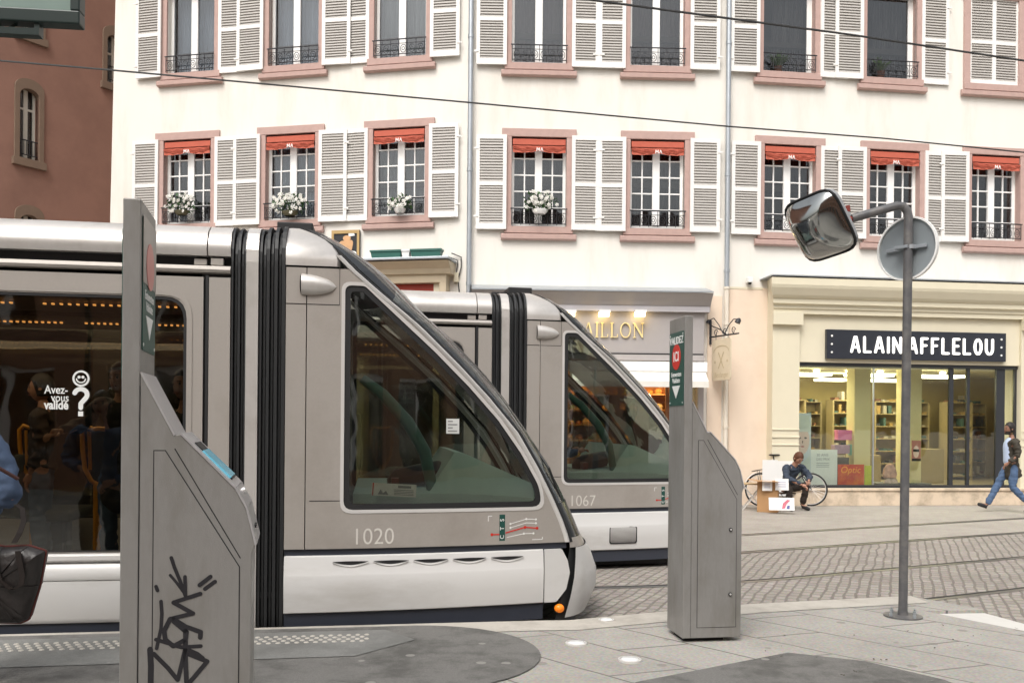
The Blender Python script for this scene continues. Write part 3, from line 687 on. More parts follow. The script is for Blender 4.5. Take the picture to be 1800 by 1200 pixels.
mb = MB(); mb.box(X(1480), X(1524), .9, .93, .98, 1.02); mb.build('glass_shelf', white, room)
# posters and goods in the shop window (each lies or stands by itself)
def panel(name, label, cat, u0, u1, v0, v1, y, m, fr=FR, th=.02, lean=0, group=None):
    a, z0 = fr.uv(u0, v1, y); b, z1 = fr.uv(u1, v0, y)
    M = fr.M @ Matrix.Translation((a, y, z0)) @ Matrix.Rotation(lean, 4, 'X')
    o = root(name, label, cat, M, group); mb = MB(); mb.box(0, b - a, 0, th, 0, z1 - z0); mb.build('board', m, o, M, bevel=.002)
    return o, M, b - a, z1 - z0
faceblue = mat('poster_pale_blue', (0.62, 0.70, 0.78), 0.5, var=0.05); facesk = mat('poster_skin', (0.80, 0.60, 0.54), 0.5, var=0.04)
po, M, w, h = panel('poster', 'tall poster of a face in a pale hat at the left display window end', 'poster', 1395, 1426, 726, 852, .12, faceblue)
mb = MB(); mb.prism(circ(w * .5, h * .62, w * .40, 24, h * .19), -.002, 0); mb.build('printed_face', facesk, po, M)
mb = MB(); mb.prism(rpoly([(w * .04, h * .74), (w * .96, h * .74), (w * .88, h * .97), (w * .12, h * .97)], .04), -.004, -.002); mb.prism([(w * .05, h * .42), (w * .5, h * .3), (w * .95, h * .42), (w * .95, 0.02), (w * .05, 0.02)], -.004, -.002); mb.build('printed_hat', mat('poster_hat', (0.66, 0.72, 0.70), 0.5), po, M)
mb = MB()
for sx in (-1, 1): mb.prism(circ(w * (.5 + sx * .17), h * .655, w * .075, 12, h * .014), -.006, -.004)
mb.prism(circ(w * .5, h * .60, w * .03, 10, h * .02), -.006, -.004); mb.build('printed_eyes', mat('poster_eye', (0.13, 0.11, 0.12), 0.5), po, M)
mb = MB(); mb.prism(circ(w * .5, h * .535, w * .10, 14, h * .013), -.006, -.004); mb.build('printed_lips', mat('poster_lip', (0.55, 0.22, 0.22), 0.5), po, M)
po, M, w, h = panel('notice_board', 'large white notice board with grey lettering leaning in the display window behind the bicycle', 'notice board', 1424, 1472, 790, 855, .14, mat('board_white_blue', (0.84, 0.87, 0.88), 0.5, var=.02))
mb = MB(); addtext(mb, '30 ANS', w * .22, -.001, h * .82, .085, ext=.001); addtext(mb, 'DES PRIX', w * .22, -.001, h * .71, .075, ext=.001)
for k in range(3): mb.box(w * .22, w * .7, -.002, 0, h * (.63 - k * .05), h * (.645 - k * .05))
mb.build('lettering', mat('print_grey', (0.30, 0.33, 0.38), 0.6), po, M)
po, M, w, h = panel('poster', 'red and orange poster with yellow lettering low in the display window', 'poster', 1473, 1519, 816, 855, .13, mat('poster_red', (0.60, 0.06, 0.02), 0.5, var=.35, scale=7, dirt=(0.75, 0.2, 0.02), dscale=4))
mb = MB(); addtext(mb, 'Optic', w * .08, -.001, h * .62, .2, ext=.001, shear=.2); mb.build('lettering', mat('print_orange', (0.9, 0.38, 0.03), 0.6), po, M)
po, M, w, h = panel('poster', 'narrow lime green poster strip right of the red poster', 'poster', 1520, 1533, 818, 855, .14, mat('poster_lime', (0.55, 0.60, 0.05), 0.5, var=.2))
for u0, u1, v0, v1, c, lb in ((1473, 1498, 756, 773, (.78, .25, .48), 'bright pink spectacle box on the upper window shelf'), (1467, 1494, 782, 797, (.42, .28, .40), 'mauve spectacle box on the lower window shelf'), (1497, 1513, 781, 800, (.25, .62, .50), 'mint green spectacle box beside the mauve one')):
    a, z0 = FR.uv(u0, v1, .6); b, z1 = FR.uv(u1, v0, .6)
    mb = MB(); mb.box(0, b - a, 0, .16, 0, z1 - z0); mb.box(-.004, b - a + .004, -.004, .164, (z1 - z0) * .7, z1 - z0 + .004)
    tag(mb.build('display_box', mat('boxcol%d' % u0, c, .5, var=.12, scale=30), None, FR.M @ Matrix.Translation((a, .6, z0)), bevel=.004), lb, 'display box')
po, M, w, h = panel('poster', 'bust poster with dark hair and sunglasses beside the right shop pillar', 'poster', 1603, 1619, 774, 810, .2, mat('poster_redface', (0.48, 0.20, 0.18), 0.5, var=.2, scale=9))
mb = MB(); mb.prism(circ(w * .45, h * .45, w * .33, 16, h * .3), -.003, 0); mb.build('printed_face', facesk, po, M)
mb = MB(); mb.box(w * .12, w * .8, -.005, -.003, h * .45, h * .58); mb.box(0, w, -.002, 0, 0, h * .12); mb.build('printed_glasses', black, po, M)
for u0, u1, v0, v1, lb in ((1560, 1586, 815, 840, 'red and cream crumpled scarf display at the foot of the middle window'), (1562, 1588, 838, 852, 'pink folded cloth in front of the crumpled scarf display')):
    a, z0 = FR.uv(u0, v1, .3); b, z1 = FR.uv(u1, v0, .3); mb = MB(); w, h = b - a, z1 - z0
    mb.lathe([(0.001, h), (w * .25, h * .92), (w * .42, h * .6), (w * .5, h * .25), (w * .44, 0)], 9, Matrix.Scale(.5, 4, (0, 1, 0)))
    tag(mb.build('cloth_display', mat('cloth%d' % v0, (.5, .3, .25) if v0 < 820 else (.68, .42, .38), .8, var=.9, scale=11), None, FR.M @ Matrix.Translation(((a + b) / 2, .5, z0)), smooth=40), lb, 'cloth display')

# black shop sign
def sign_plate(u0, v0, u1, v1, y, fr): a, z0 = fr.uv(u0, v1, y); b, z1 = fr.uv(u1, v0, y); return a, b, z0, z1
a, b, z0, z1 = sign_plate(1452, 586, 1767, 630, -.30, FR)
M = FR.M @ Matrix.Translation((a, -.30, z0)); w, h = b - a, z1 - z0
so = root('shop_sign', 'long black shop sign with thick white capital letters above the optician window', 'shop sign', M)
mb = MB(); mb.box(0, w, -.03, .055, 0, h); mb.build('sign_board', mat('sign_charcoal', (0.022, 0.025, 0.035), .35), so, bevel=.004)
T = sum((.30 if c == ' ' else ST[c][0] + .50) for c in 'ALAIN AFFLELOU') - .50
hL = h * .50; mb = MB(); stroke_word(mb, 'ALAIN AFFLELOU', w * (1494 - 1452) / 315, h * .25, hL, .050, -.031, gap=.50, sp=.30, depth=.022, sx=w * (1742 - 1494) / 315 / (T * hL))
mb.build('sign_lettering', emis('lit_letter_white', (1, 0.98, 0.93), 0.8), so)
mb = MB()
for xx in (.11, w - .11):
    for k in (.22, .5, .78): mb.prism(circ(xx, h * k, .022, 12), -.04, -.03)
mb.build('sign_bolt', white, so)

# --- grey bakery shopfront (middle run)
Xm = lambda u, v=600: FM.uv(u, v, -.3)[0]
Zm = lambda v, u=1100: FM.uv(u, v, -.45)[1]
xb0, xb1 = FM.uv(822, 600)[0] + .18, Xm(1238)
mb = MB(); zt, zb = Zm(515), Zm(546)
pr = [(0, zb), (-.36, zb), (-.38, zb + .10), (-.46, zb + .20), (-.60, zt - .02), (-.62, zt), (0, zt + .02)]
mb.sweepx(pr, xb0 - .1, xb1 + .1); mb.build('bakery_cornice', greypaint, house, FM.M)
mb = MB(); mb.box(xb0 - .08, xb1 + .08, -.405, -.36, zb + .0, zb + .11); mb.build('bakery_moulding', greylt, house, FM.M)
mb = MB(); mb.add([(xb0 - .1, -.64, zt + .004), (xb1 + .1, -.64, zt + .004), (xb1 + .1, 0, zt + .18), (xb0 - .1, 0, zt + .18), (xb0 - .1, -.64, zt + .03), (xb1 + .1, -.64, zt + .03), (xb1 + .1, 0, zt + .20), (xb0 - .1, 0, zt + .20)], [(0, 3, 2, 1), (4, 5, 6, 7), (0, 1, 5, 4), (1, 2, 6, 5), (3, 0, 4, 7)]); mb.build('bakery_zinc_cover', zinc, house, FM.M)
zf0 = FM.uv(1150, 621, -.3)[1]
mb = MB(); mb.box(xb0, xb1, -.30, 0, zf0, zb); mb.box(xb0, xb0 + .22, -.30, 0, 0, zf0); mb.box(xb1 - .12, xb1, -.30, 0, 0, zf0); mb.box(xb0, xb1, -.34, 0, zf0 - .15, zf0 - .03); mb.box(xb0 + .22, xb1 - .12, -.28, 0, 0, .45)
mb.build('bakery_surround', greypaint, house, FM.M, bevel=.005)
mb = MB(); mb.box(xb0 + .05, xb1 - .02, -.325, -.30, zf0 - .03, zf0); mb.build('bakery_groove', black, house, FM.M)
za1, za0 = FM.uv(1150, 636, -.5)[1], FM.uv(1150, 680, -.8)[1]
mb = MB(); mb.box(Xm(1000), FM.uv(1241, 650, -.5)[0], -.62, -.34, za1 - .20, za1); mb.build('awning_box', whitef, house, FM.M, bevel=.01)
mb = MB(); xA, xB = Xm(1000) + .03, FM.uv(1238, 650, -.5)[0]
mb.add([(xA, -.6, za1 - .205), (xB, -.6, za1 - .205), (xB, -.86, za0 + .12), (xA, -.86, za0 + .12), (xB, -.86, za0), (xA, -.86, za0)], [(0, 1, 2, 3), (3, 2, 4, 5)]); mb.build('awning_cloth', mat('cream_awning', (0.72, 0.70, 0.64), .8, var=.08), house, FM.M)
mb = MB(); mb.box(xb0 + .22, xb1 - .12, -.2, -.193, .45, zf0 - .15); mb.build('bakery_window_pane', shop_glass, house, FM.M)
mb = MB()
for u in (1175, 1090, 1000): q = Xm(u); mb.box(q - .03, q + .03, -.24, -.16, .45, zf0 - .15)
mb.build('bakery_window_frame', mat('brown_frame', (0.20, 0.08, 0.03), .4), house, FM.M)
bak = root('bakery_interior', 'orange lit bakery room with stocked shelves behind the grey shopfront', 'shop interior', FM.M)
mb = MB(); mb.box(xb0 + .3, xb1 - .1, 1.6, 1.7, .0, 2.9); mb.box(xb0 + .3, xb1 - .1, .33, 1.7, 2.7, 2.8); mb.box(xb0 + .3, xb1 - .1, .33, 1.7, .0, .1); mb.build('room_wall', mat('bakery_wall', (0.42, 0.16, 0.05), .7, var=.4, scale=5), bak)
gd = [MB() for _ in range(4)]; sm = MB()
for k in range(5):
    zz = .95 + k * .34; sm.box(xb0 + .5, xb1 - .3, .9, 1.5, zz, zz + .03); xx = xb0 + .55
    while xx < xb1 - .5:
        r_ = random.uniform(.05, .12); gd[random.randrange(4)].lathe([(0.001, r_ * 1.3), (r_ * .7, r_ * 1.1), (r_, r_ * .5), (r_ * .8, 0)], 7, Matrix.Translation((xx, random.uniform(.95, 1.2), zz + .03))); xx += r_ * 2 + .03
sm.build('wooden_shelf', mat('bakery_shelf', (.35, .17, .06), .5), bak)
for g_, c in zip(gd, ((.6, .33, .1), (.5, .18, .05), (.65, .5, .28), (.2, .25, .08))): g_.build('baked_goods', mat('goods%d' % int(c[0] * 100), c, .7, var=.4, scale=20), bak)
for u in (900, 1000, 1110, 1180):
    ld = bpy.data.lights.new('bakery_lamp', 'POINT'); ld.energy = 22; ld.color = (1, .62, .25); ld.shadow_soft_size = .08
    lo = bpy.data.objects.new('bakery_lamp', ld); COL.objects.link(lo); lo.parent = bak; lo.location = (Xm(u), .6, 2.5)
# serif sign letters
SER = {'A': (0.74, [([(0.06, 0), (0.37, 1)], .035), ([(0.40, 1), (0.68, 0)], .085), ([(0.17, .34), (0.56, .34)], .03)], [(.0, .14), (.58, .76)], []),
       'I': (0.2, [([(0.1, 0), (0.1, 1)], .085)], [(0, .2)], [(0, .2)]), 'L': (0.55, [([(0.12, 0), (0.12, 1)], .085), ([(0.12, .015), (.52, .015)], .03), ([(.52, 0), (.54, .22)], .035)], [(0.02, .2)], [(0.02, .24)]),
       'O': (0.8, [([(0.40 + 0.36 * math.sin(a), 0.5 + 0.5 * math.cos(a)) for a in [i * math.pi / 12 for i in range(25)]], .065)], [], []),
       'N': (0.8, [([(0.1, 0), (0.1, 1)], .035), ([(0.1, .98), (0.7, .02)], .09), ([(0.7, 0), (0.7, 1)], .035)], [(0, .2)], [(.0, .16), (.6, .8)])}
a, zz0 = FM.uv(1025, 592, -.33); b, zz1 = FM.uv(1132, 568, -.33); hh = (zz1 - zz0)
M = FM.M @ Matrix.Translation((a, -.30, zz0))
so = root('shop_sign', 'raised cream serif letters on the grey bakery fascia under three lit spotlights', 'shop sign', M)
mb = MB(); xx = 0; tot = sum(SER[c][0] + .17 for c in 'AILLON') - .17; kx = (b - a) / tot
for c in 'AILLON':
    wd, sts, sb, st_ = SER[c]
    for pts, tw in sts: stroke(mb, [(xx + p * kx, q * hh) for p, q in pts], tw * kx * 1.2, -.012, .03, round_=c == 'O')
    for s0_, s1_ in sb: mb.box(xx + s0_ * kx, xx + s1_ * kx, -.0405, -.013, -.006, hh * .045)
    for s0_, s1_ in st_: mb.box(xx + s0_ * kx, xx + s1_ * kx, -.0405, -.013, hh * .955, hh + .006)
    xx += (wd + .17) * kx
mb.build('sign_lettering', mat('cream_letter', (0.85, 0.70, 0.35), .35, metal=.1, var=.03), so)
for i, (u, lb) in enumerate(((1001, 'lit spotlight left of the other two on the grey bakery fascia'), (1061, 'lit spotlight in the middle of the three on the grey bakery fascia'), (1124, 'lit spotlight nearest to the ticket pillar on the grey bakery fascia'))):
    xs_, zs_ = FM.uv(u, 553, -.42)
    M = FM.M @ Matrix.Translation((xs_, -.44, zs_)); o = root('spotlight', lb, 'spotlight', M, 'lit spotlights over the bakery sign')
    mb = MB(); mb.box(-.10, .13, -.10, .04, .045, .085); mb.tube([(0, .04, .06), (0, .14, .07)], .012, 6); mb.build('lamp_housing', whitef, o)
    mb = MB(); mb.box(-.10, .10, -.085, .035, -.04, .044); mb.build('lamp_bulb', emis('halogen', (1, .74, .34), 9), o)
    ld = bpy.data.lights.new('sign_lamp', 'SPOT'); ld.energy = 9; ld.color = (1, .60, .25); ld.spot_size = R(125); ld.spot_blend = .8; ld.shadow_soft_size = .05
    lo = bpy.data.objects.new('sign_lamp', ld); COL.objects.link(lo); lo.parent = o; lo.location = (0, -.04, 0.0); lo.rotation_euler = (R(-28), 0, 0)

# iron bracket with hanging sign by the bakery corner
xs_, zs_ = FM.uv(1249, 590, -.05)
M = FM.M @ Matrix.Translation((xs_, -.02, zs_)); br_ = root('bracket_sign', 'faded beige hanging sign on a curly black iron bracket with two small lamps', 'hanging sign', M)
mb = MB(); mb.box(-.02, .02, -.04, 0, -.18, .33)
# bracket reaches out over the street; seen almost from the side because it is angled
def bk(x, y, z): return (x * .36, -x * .93, z)
mb.tube([bk(0, 0, -.03), bk(.95, 0, -.03)], .016, 6); mb.tube([bk(0, 0, .22), bk(.35, 0, .10), bk(.55, 0, -.02)], .012, 6)
for cx_ in (.2, .5, .78): mb.tube([bk(cx_ + .07 * math.cos(t) * (1 - t / 9), 0, .05 + .06 * math.sin(t)) for t in [k * .6 for k in range(12)]], .009, 5)
mb.tube([bk(.5, 0, 0), bk(.62, 0, .16), bk(.78, 0, .27), bk(.93, 0, .25)], .010, 6); mb.tube([bk(.45, 0, 0), bk(.3, 0, .2), bk(.12, 0, .36), bk(-.02, 0, .33)], .010, 6)
mb.build('bracket', iron, br_)
mb = MB()
for q in ((.95, .24), (-.03, .32)): mb.lathe([(0.02, .03), (.05, .0), (.06, -.07), (.001, -.07)], 10, Matrix.Translation(bk(q[0], 0, q[1])) @ Matrix.Rotation(.5, 4, 'Y'))
mb.build('lamp_head', iron, br_, smooth=40)
M2 = M @ Matrix.Rotation(R(-79), 4, 'Z') @ Matrix.Translation((.12, 0, -.95))
mb = MB(); mb.prism(rpoly([(0, 0), (.82, 0), (.82, .84), (0, .84)], .05), -.012, .012); mb.build('sign_board', mat('faded_sign_beige', (0.68, 0.58, 0.43), .7, var=.08), br_, M2)
mb = MB(); gold = mat('faded_gold_print', (0.50, 0.40, 0.25), .6)
addtext(mb, 'Boulanger', .12, -.0125, .06, .15, ext=.001); 
stroke(mb, [(.41 + .33 * math.cos(a), .58 + .12 * math.sin(a)) for a in [math.pi * i / 10 for i in range(11)]], .02, -.0125, .002)
stroke(mb, [(.3, .25), (.52, .56)], .03, -.0125, .002); stroke(mb, [(.52, .25), (.3, .56)], .03, -.0125, .002)
for q in (.14, .68): mb.prism(circ(q, .38, .03, 10), -.0145, -.012)
mb.build('sign_print', gold, br_, M2)
mb = MB(); mb.tube([(.15, 0, .84), (.15, 0, .93)], .006, 5); mb.tube([(.68, 0, .84), (.68, 0, .93)], .006, 5); mb.build('hanging_chain', iron, br_, M2)
# small camera housing on the string course
xs_, zs_ = FR.uv(1318, 495, -.1); M = FR.M @ Matrix.Translation((xs_, -.1, zs_)); o = root('wall_sensor', 'small white wall box above the peach wall beside the cream cornice', 'wall box', M)
mb = MB(); mb.box(-.055, .055, -.05, .08, -.02, .09); mb.build('housing', white, o, bevel=.012); mb = MB(); mb.lathe([(.04, -.02), (.035, -.05), (.001, -.065)], 12); mb.build('lens_dome', black, o, smooth=50)

# --- small shop with planters (left run)
yL = -.35
Xl = lambda u, y=yL: FL.uv(u, 480, y)[0]
Zl = lambda v, y=yL, u=720: FL.uv(u, v, y)[1]
z0, z1 = Zl(487), Zl(456)
x0, x1 = Xl(610) - .9, Xl(783)
mb = MB(); mb.sweepx([(0, z0 + .06), (-.36, z0 + .06), (-.40, z0 + .16), (-.56, z1 - .09), (-.58, z1 - .07), (0, z1 - .05)], x0, x1 + .12); mb.box(x0, x1, -.30, 0, z0 - .11, z0 + .06); mb.box(x1 - .14, x1, -.30, 0, 0, z0 - .11); mb.box(x0, x0 + .14, -.30, 0, 0, z0 - .11)
mb.build('small_shop_cornice', mat('beige_shop_paint', (0.56, 0.47, 0.34), .8, var=.08), house, FL.M, bevel=.005)
mb = MB(); mb.box(x0 - .05, x1 + .14, -.64, 0, z1 - .05, z1); mb.build('small_shop_cover', zinc, house, FL.M, bevel=.01)
mb = MB(); mb.box(x0 + .16, x1 - .3, -.16, -.10, z0 - 1.5, z0 - .12); mb.build('small_shop_shutter', redwood, house, FL.M)
mb = MB(); mb.box(x1 - .29, x1 - .145, -.2, -.05, 0, z0 - .115); mb.build('small_shop_frame', creamst, house, FL.M)
for u0, u1, lb in ((652, 706, 'dark green empty window box left of the white one on the shop cornice'), (722, 776, 'dark green empty window box right of the white one on the shop cornice'), (706, 721, 'small white planter between the two green window boxes')):
    a = FL.uv(u0, 450, -.45)[0]; b = FL.uv(u1, 450, -.45)[0]; h = Zl(437, -.45) - Zl(452, -.45)
    M = FL.M @ Matrix.Translation((a, -.5, z1 + .003)); w = b - a
    mb = MB(); t = .02
    vs = []; 
    for zz, e in ((0, .03), (h, 0)): vs += [(e, e, zz), (w - e, e, zz), (w - e, .2 - e, zz), (e, .2 - e, zz)]
    mb.add(vs, [(0, 3, 2, 1), (0, 1, 5, 4), (1, 2, 6, 5), (2, 3, 7, 6), (3, 0, 4, 7)]); mb.box(-.01, w + .01, -.01, .02, h - .03, h + .005); mb.box(-.01, w + .01, .18, .21, h - .03, h + .005); mb.box(-.01, .02, .02, .18, h - .03, h + .005); mb.box(w - .02, w + .01, .02, .18, h - .03, h + .005)
    o = root('planter_box', lb, 'planter', M, 'planters on the shop cornice'); mb.build('trough', mat('planter_green', (0.035, 0.13, 0.105), .45, var=.1) if u0 != 706 else white, o)
    mb = MB(); mb.box(.03, w - .03, .03, .17, h - .05, h - .03); mb.build('soil', mat('soil', (0.03, .02, .015), .9), o)
a, z0 = FL.uv(583, 456, -.08); b, z1 = FL.uv(632, 404, -.08); M = FL.M @ Matrix.Translation((a, -.08, z0)); w, h = b - a, z1 - z0
o = root('framed_picture', 'framed picture of bread on a black ground, hung above the tram nose', 'picture', M)
mb = MB(); mb.box(0, w, 0, .06, 0, h); mb.build('picture_board', mat('chalk_black', (0.02, .02, .022), .6), o)
mb = MB()
for q in ((0, w, 0, .05), (0, w, h - .07, h), (0, .05, .05, h - .07), (w - .05, w, .05, h - .07)): mb.box(q[0], q[1], -.02, 0, q[2], q[3])
mb.build('picture_frame', mat('gilt_frame', (0.45, 0.30, 0.12), .5, var=.1), o)
mb = MB(); mb.prism(rpoly([(w * .18, h * .30), (w * .72, h * .25), (w * .80, h * .68), (w * .30, h * .62)], .08), -.012, 0); mb.prism(circ(w * .55, h * .72, w * .14, 14, h * .1), -.014, 0); mb.build('printed_loaf', mat('loaf', (0.62, 0.36, 0.18), .7, var=.2), o)
mb = MB(); mb.prism(rpoly([(w * .4, h * .08), (w * .9, h * .08), (w * .9, h * .25), (w * .6, h * .3)], .05), -.016, 0); mb.prism(rpoly([(w * .62, h * .78), (w * .85, h * .8), (w * .8, h * .9), (w * .6, h * .88)], .02), -.016, 0); mb.build('printed_cloth', white, o)
M = FL.M @ Matrix.Translation((FL.uv(802, 485, -.05)[0], -.09, FL.uv(802, 496, -.05)[1])); o = root('junction_box', 'small beige junction box with black cables beside the downpipe', 'junction box', M)
mb = MB(); mb.box(-.05, .05, 0, .08, 0, .2); mb.build('box_cover', creamst, o, bevel=.008)
mb = MB(); mb.tube([(0, .05, .2), (.03, .05, .45), (-.15, 0, .52), (-.5, -.1, .5)], .012, 6); mb.tube([(.05, .05, .1), (.1, .05, .3), (.1, .05, .52), (-.1, .02, .6)], .012, 6); mb.tube([(.04, .05, 0), (.07, .05, -.25)], .012, 6); mb.build('cable', iron, o)

# ------------------------------------------------------------------ red-brown house on the side street
rb = P(190, 745, 23.0); FB = Frame(rb, R(55.6))
bh = root('corner_house', 'plain red-brown rendered house with small arched stone windows beyond the side street', 'building', FB.M)
rects = []
def bw(u0, u1, vt, vb): x0, z0 = FB.uv(u0, vb[0]); x1, z1 = FB.uv(u1, vb[1]); zt = (FB.uv(u0, vt[0])[1] + FB.uv(u1, vt[1])[1]) / 2; return x0, x1, (z0 + z1) / 2, zt
B = [bw(33, 67, (146, 165), (275, 285)), bw(187, 222, (56, 60), (148, 152)), bw(36, 70, (-150, -110), (52, 70)), bw(33, 67, (372, 372), (506, 496))]
zw = B[0][3] - B[0][2]
B = [(x0, x1, zb, zb + zw * (.76 if i == 1 else 1)) for i, (x0, x1, zb, zt) in enumerate(B)]
mb = MB(); mb.prism(rect(-14, 1.6, 0, 16), 0, .3, [rect(a, b, c, d) for a, b, c, d in B]); mb.build('wall', brownwall, bh)
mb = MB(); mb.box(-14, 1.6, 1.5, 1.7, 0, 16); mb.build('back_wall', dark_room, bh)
mb = MB(); mb.box(-14.3, 1.9, -.4, 3, 16, 16.3); mb.build('roof', tile, bh)
for a, b, c, d in B:
    mb = MB(); j = .12; top = d + .16
    arch_o = [(a - j, c - .02), (b + j, c - .02), (b + j, d - .02)] + [((a + b) / 2 + (b - a + 2 * j) / 2 * math.cos(t), d - .02 + .24 * math.sin(t)) for t in [math.pi * k / 10 for k in range(1, 10)]] + [(a - j, d - .02)]
    arch_i = [(a, c), (b, c), (b, d - .2)] + [((a + b) / 2 + (b - a) / 2 * math.cos(t), d - .2 + .18 * math.sin(t)) for t in [math.pi * k / 10 for k in range(1, 10)]] + [(a, d - .2)]
    mb.prism(arch_o, -.05, .14, [arch_i]); mb.box(a - j - .05, b + j + .05, -.09, .14, c - .2, c - .021)
    mb.build('window_surround', drabstone, bh, bevel=.006)
    win = bpy.data.objects.new('window', None); COL.objects.link(win); win.parent = bh; M = FB.M; WM[win.name] = M; win.matrix_basis = Matrix()
    m = (a + b) / 2; mb = MB()
    for q in ((a, a + .06), (m - .05, m + .05), (b - .06, b)): mb.box(q[0], q[1], .16, .21, c, d)
    mb.box(a + .06, b - .06, .165, .205, d - .5, d - .45); mb.build('window_frame', mat('cream_frame', (.62, .58, .5), .5), win, M)
    mb = MB(); mb.box(a, b, .185, .19, c, d); mb.build('window_pane', facade_glass, win, M)
    mb = MB(); mb.tube([(a - .02, .03, c + .45), (b + .02, .03, c + .45)], .015, 6); mb.tube([(a, .03, c + .1), (b, .03, c + .1)], .012, 6)
    for k in range(1, 7): xx = a + (b - a) * k / 7; mb.tube([(xx, .03, c + .1), (xx, .03, c + .45)], .008, 5)
    mb.build('balcony_railing', iron, win, M)

# ------------------------------------------------------------------ houses on the viewer's side of the street (seen in the reflections)
opp = root('terrace_behind', 'red-brown stone house row on the near side of the street, seen only as reflections', 'building', at(0, -9.5, 0, math.pi))
holes = []
for i in range(12):
    for zz in (3.9, 7.0, 10.1): holes.append(rect(-20 + i * 3.3, -18.8 + i * 3.3, zz, zz + 1.9))
    holes.append(rect(-20.4 + i * 3.3, -18.2 + i * 3.3, .4, 2.9))
mb = MB(); mb.prism(rect(-22, 20, 0, 12.5), 0, .3, holes); mb.build('wall', mat('opposite_wall', (0.33, 0.19, 0.13), .9, var=.12, scale=1.5), opp)
mb = MB(); mb.box(-22, 20, .9, 1.0, 0, 12.5); mb.build('back_wall', dark_room, opp)
mb = MB()
for h_ in holes: mb.box(h_[0][0], h_[1][0], .14, .15, h_[0][1], h_[2][1])
mb.build('window_pane', facade_glass, opp)
mb = MB()
for h_ in holes:
    m = (h_[0][0] + h_[1][0]) / 2; mb.box(m - .05, m + .05, .10, .139, h_[0][1], h_[2][1]); mb.box(h_[0][0], h_[1][0], .10, .139, h_[2][1] - .1, h_[2][1])
mb.build('window_frame', whitef, opp)
mb = MB(); mb.box(-22.3, 20.3, -.5, 5, 12.5, 12.8); mb.build('roof', tile, opp)

# ------------------------------------------------------------------ overhead wires
wm = mat('wire_copper_dark', (0.035, 0.035, 0.035), .5)
def wire(lab, pts, r):
    pts = [P(*p) for p in pts]; a = pts[0] + (pts[0] - pts[1]) * .6; b = pts[-1] + (pts[-1] - pts[-2]) * .6
    mb = MB(); mb.tube([a] + pts + [b], r, 6); tag(mb.build('overhead_wire', wm), lab, 'wire', 'tram wires over the tracks')
Yw = lambda u, k, Y0, u0: Y0 / (1 - k * (u - u0))
wire('long thin overhead wire crossing in front of the lower windows', [(u, v, 4.15 * F / (745 - v + .0087 * (u - 900))) for u, v in ((0, 107), (190, 123), (500, 151), (820, 180), (1275, 222), (1550, 243), (1800, 268))], .011)
wire('darker overhead wire crossing the upper right windows', [(u, v, 4.15 * F / (745 - v + .0087 * (u - 900))) for u, v in ((700, -42), (1037, 0), (1200, 22), (1500, 62), (1693, 91), (1800, 107))], .012)

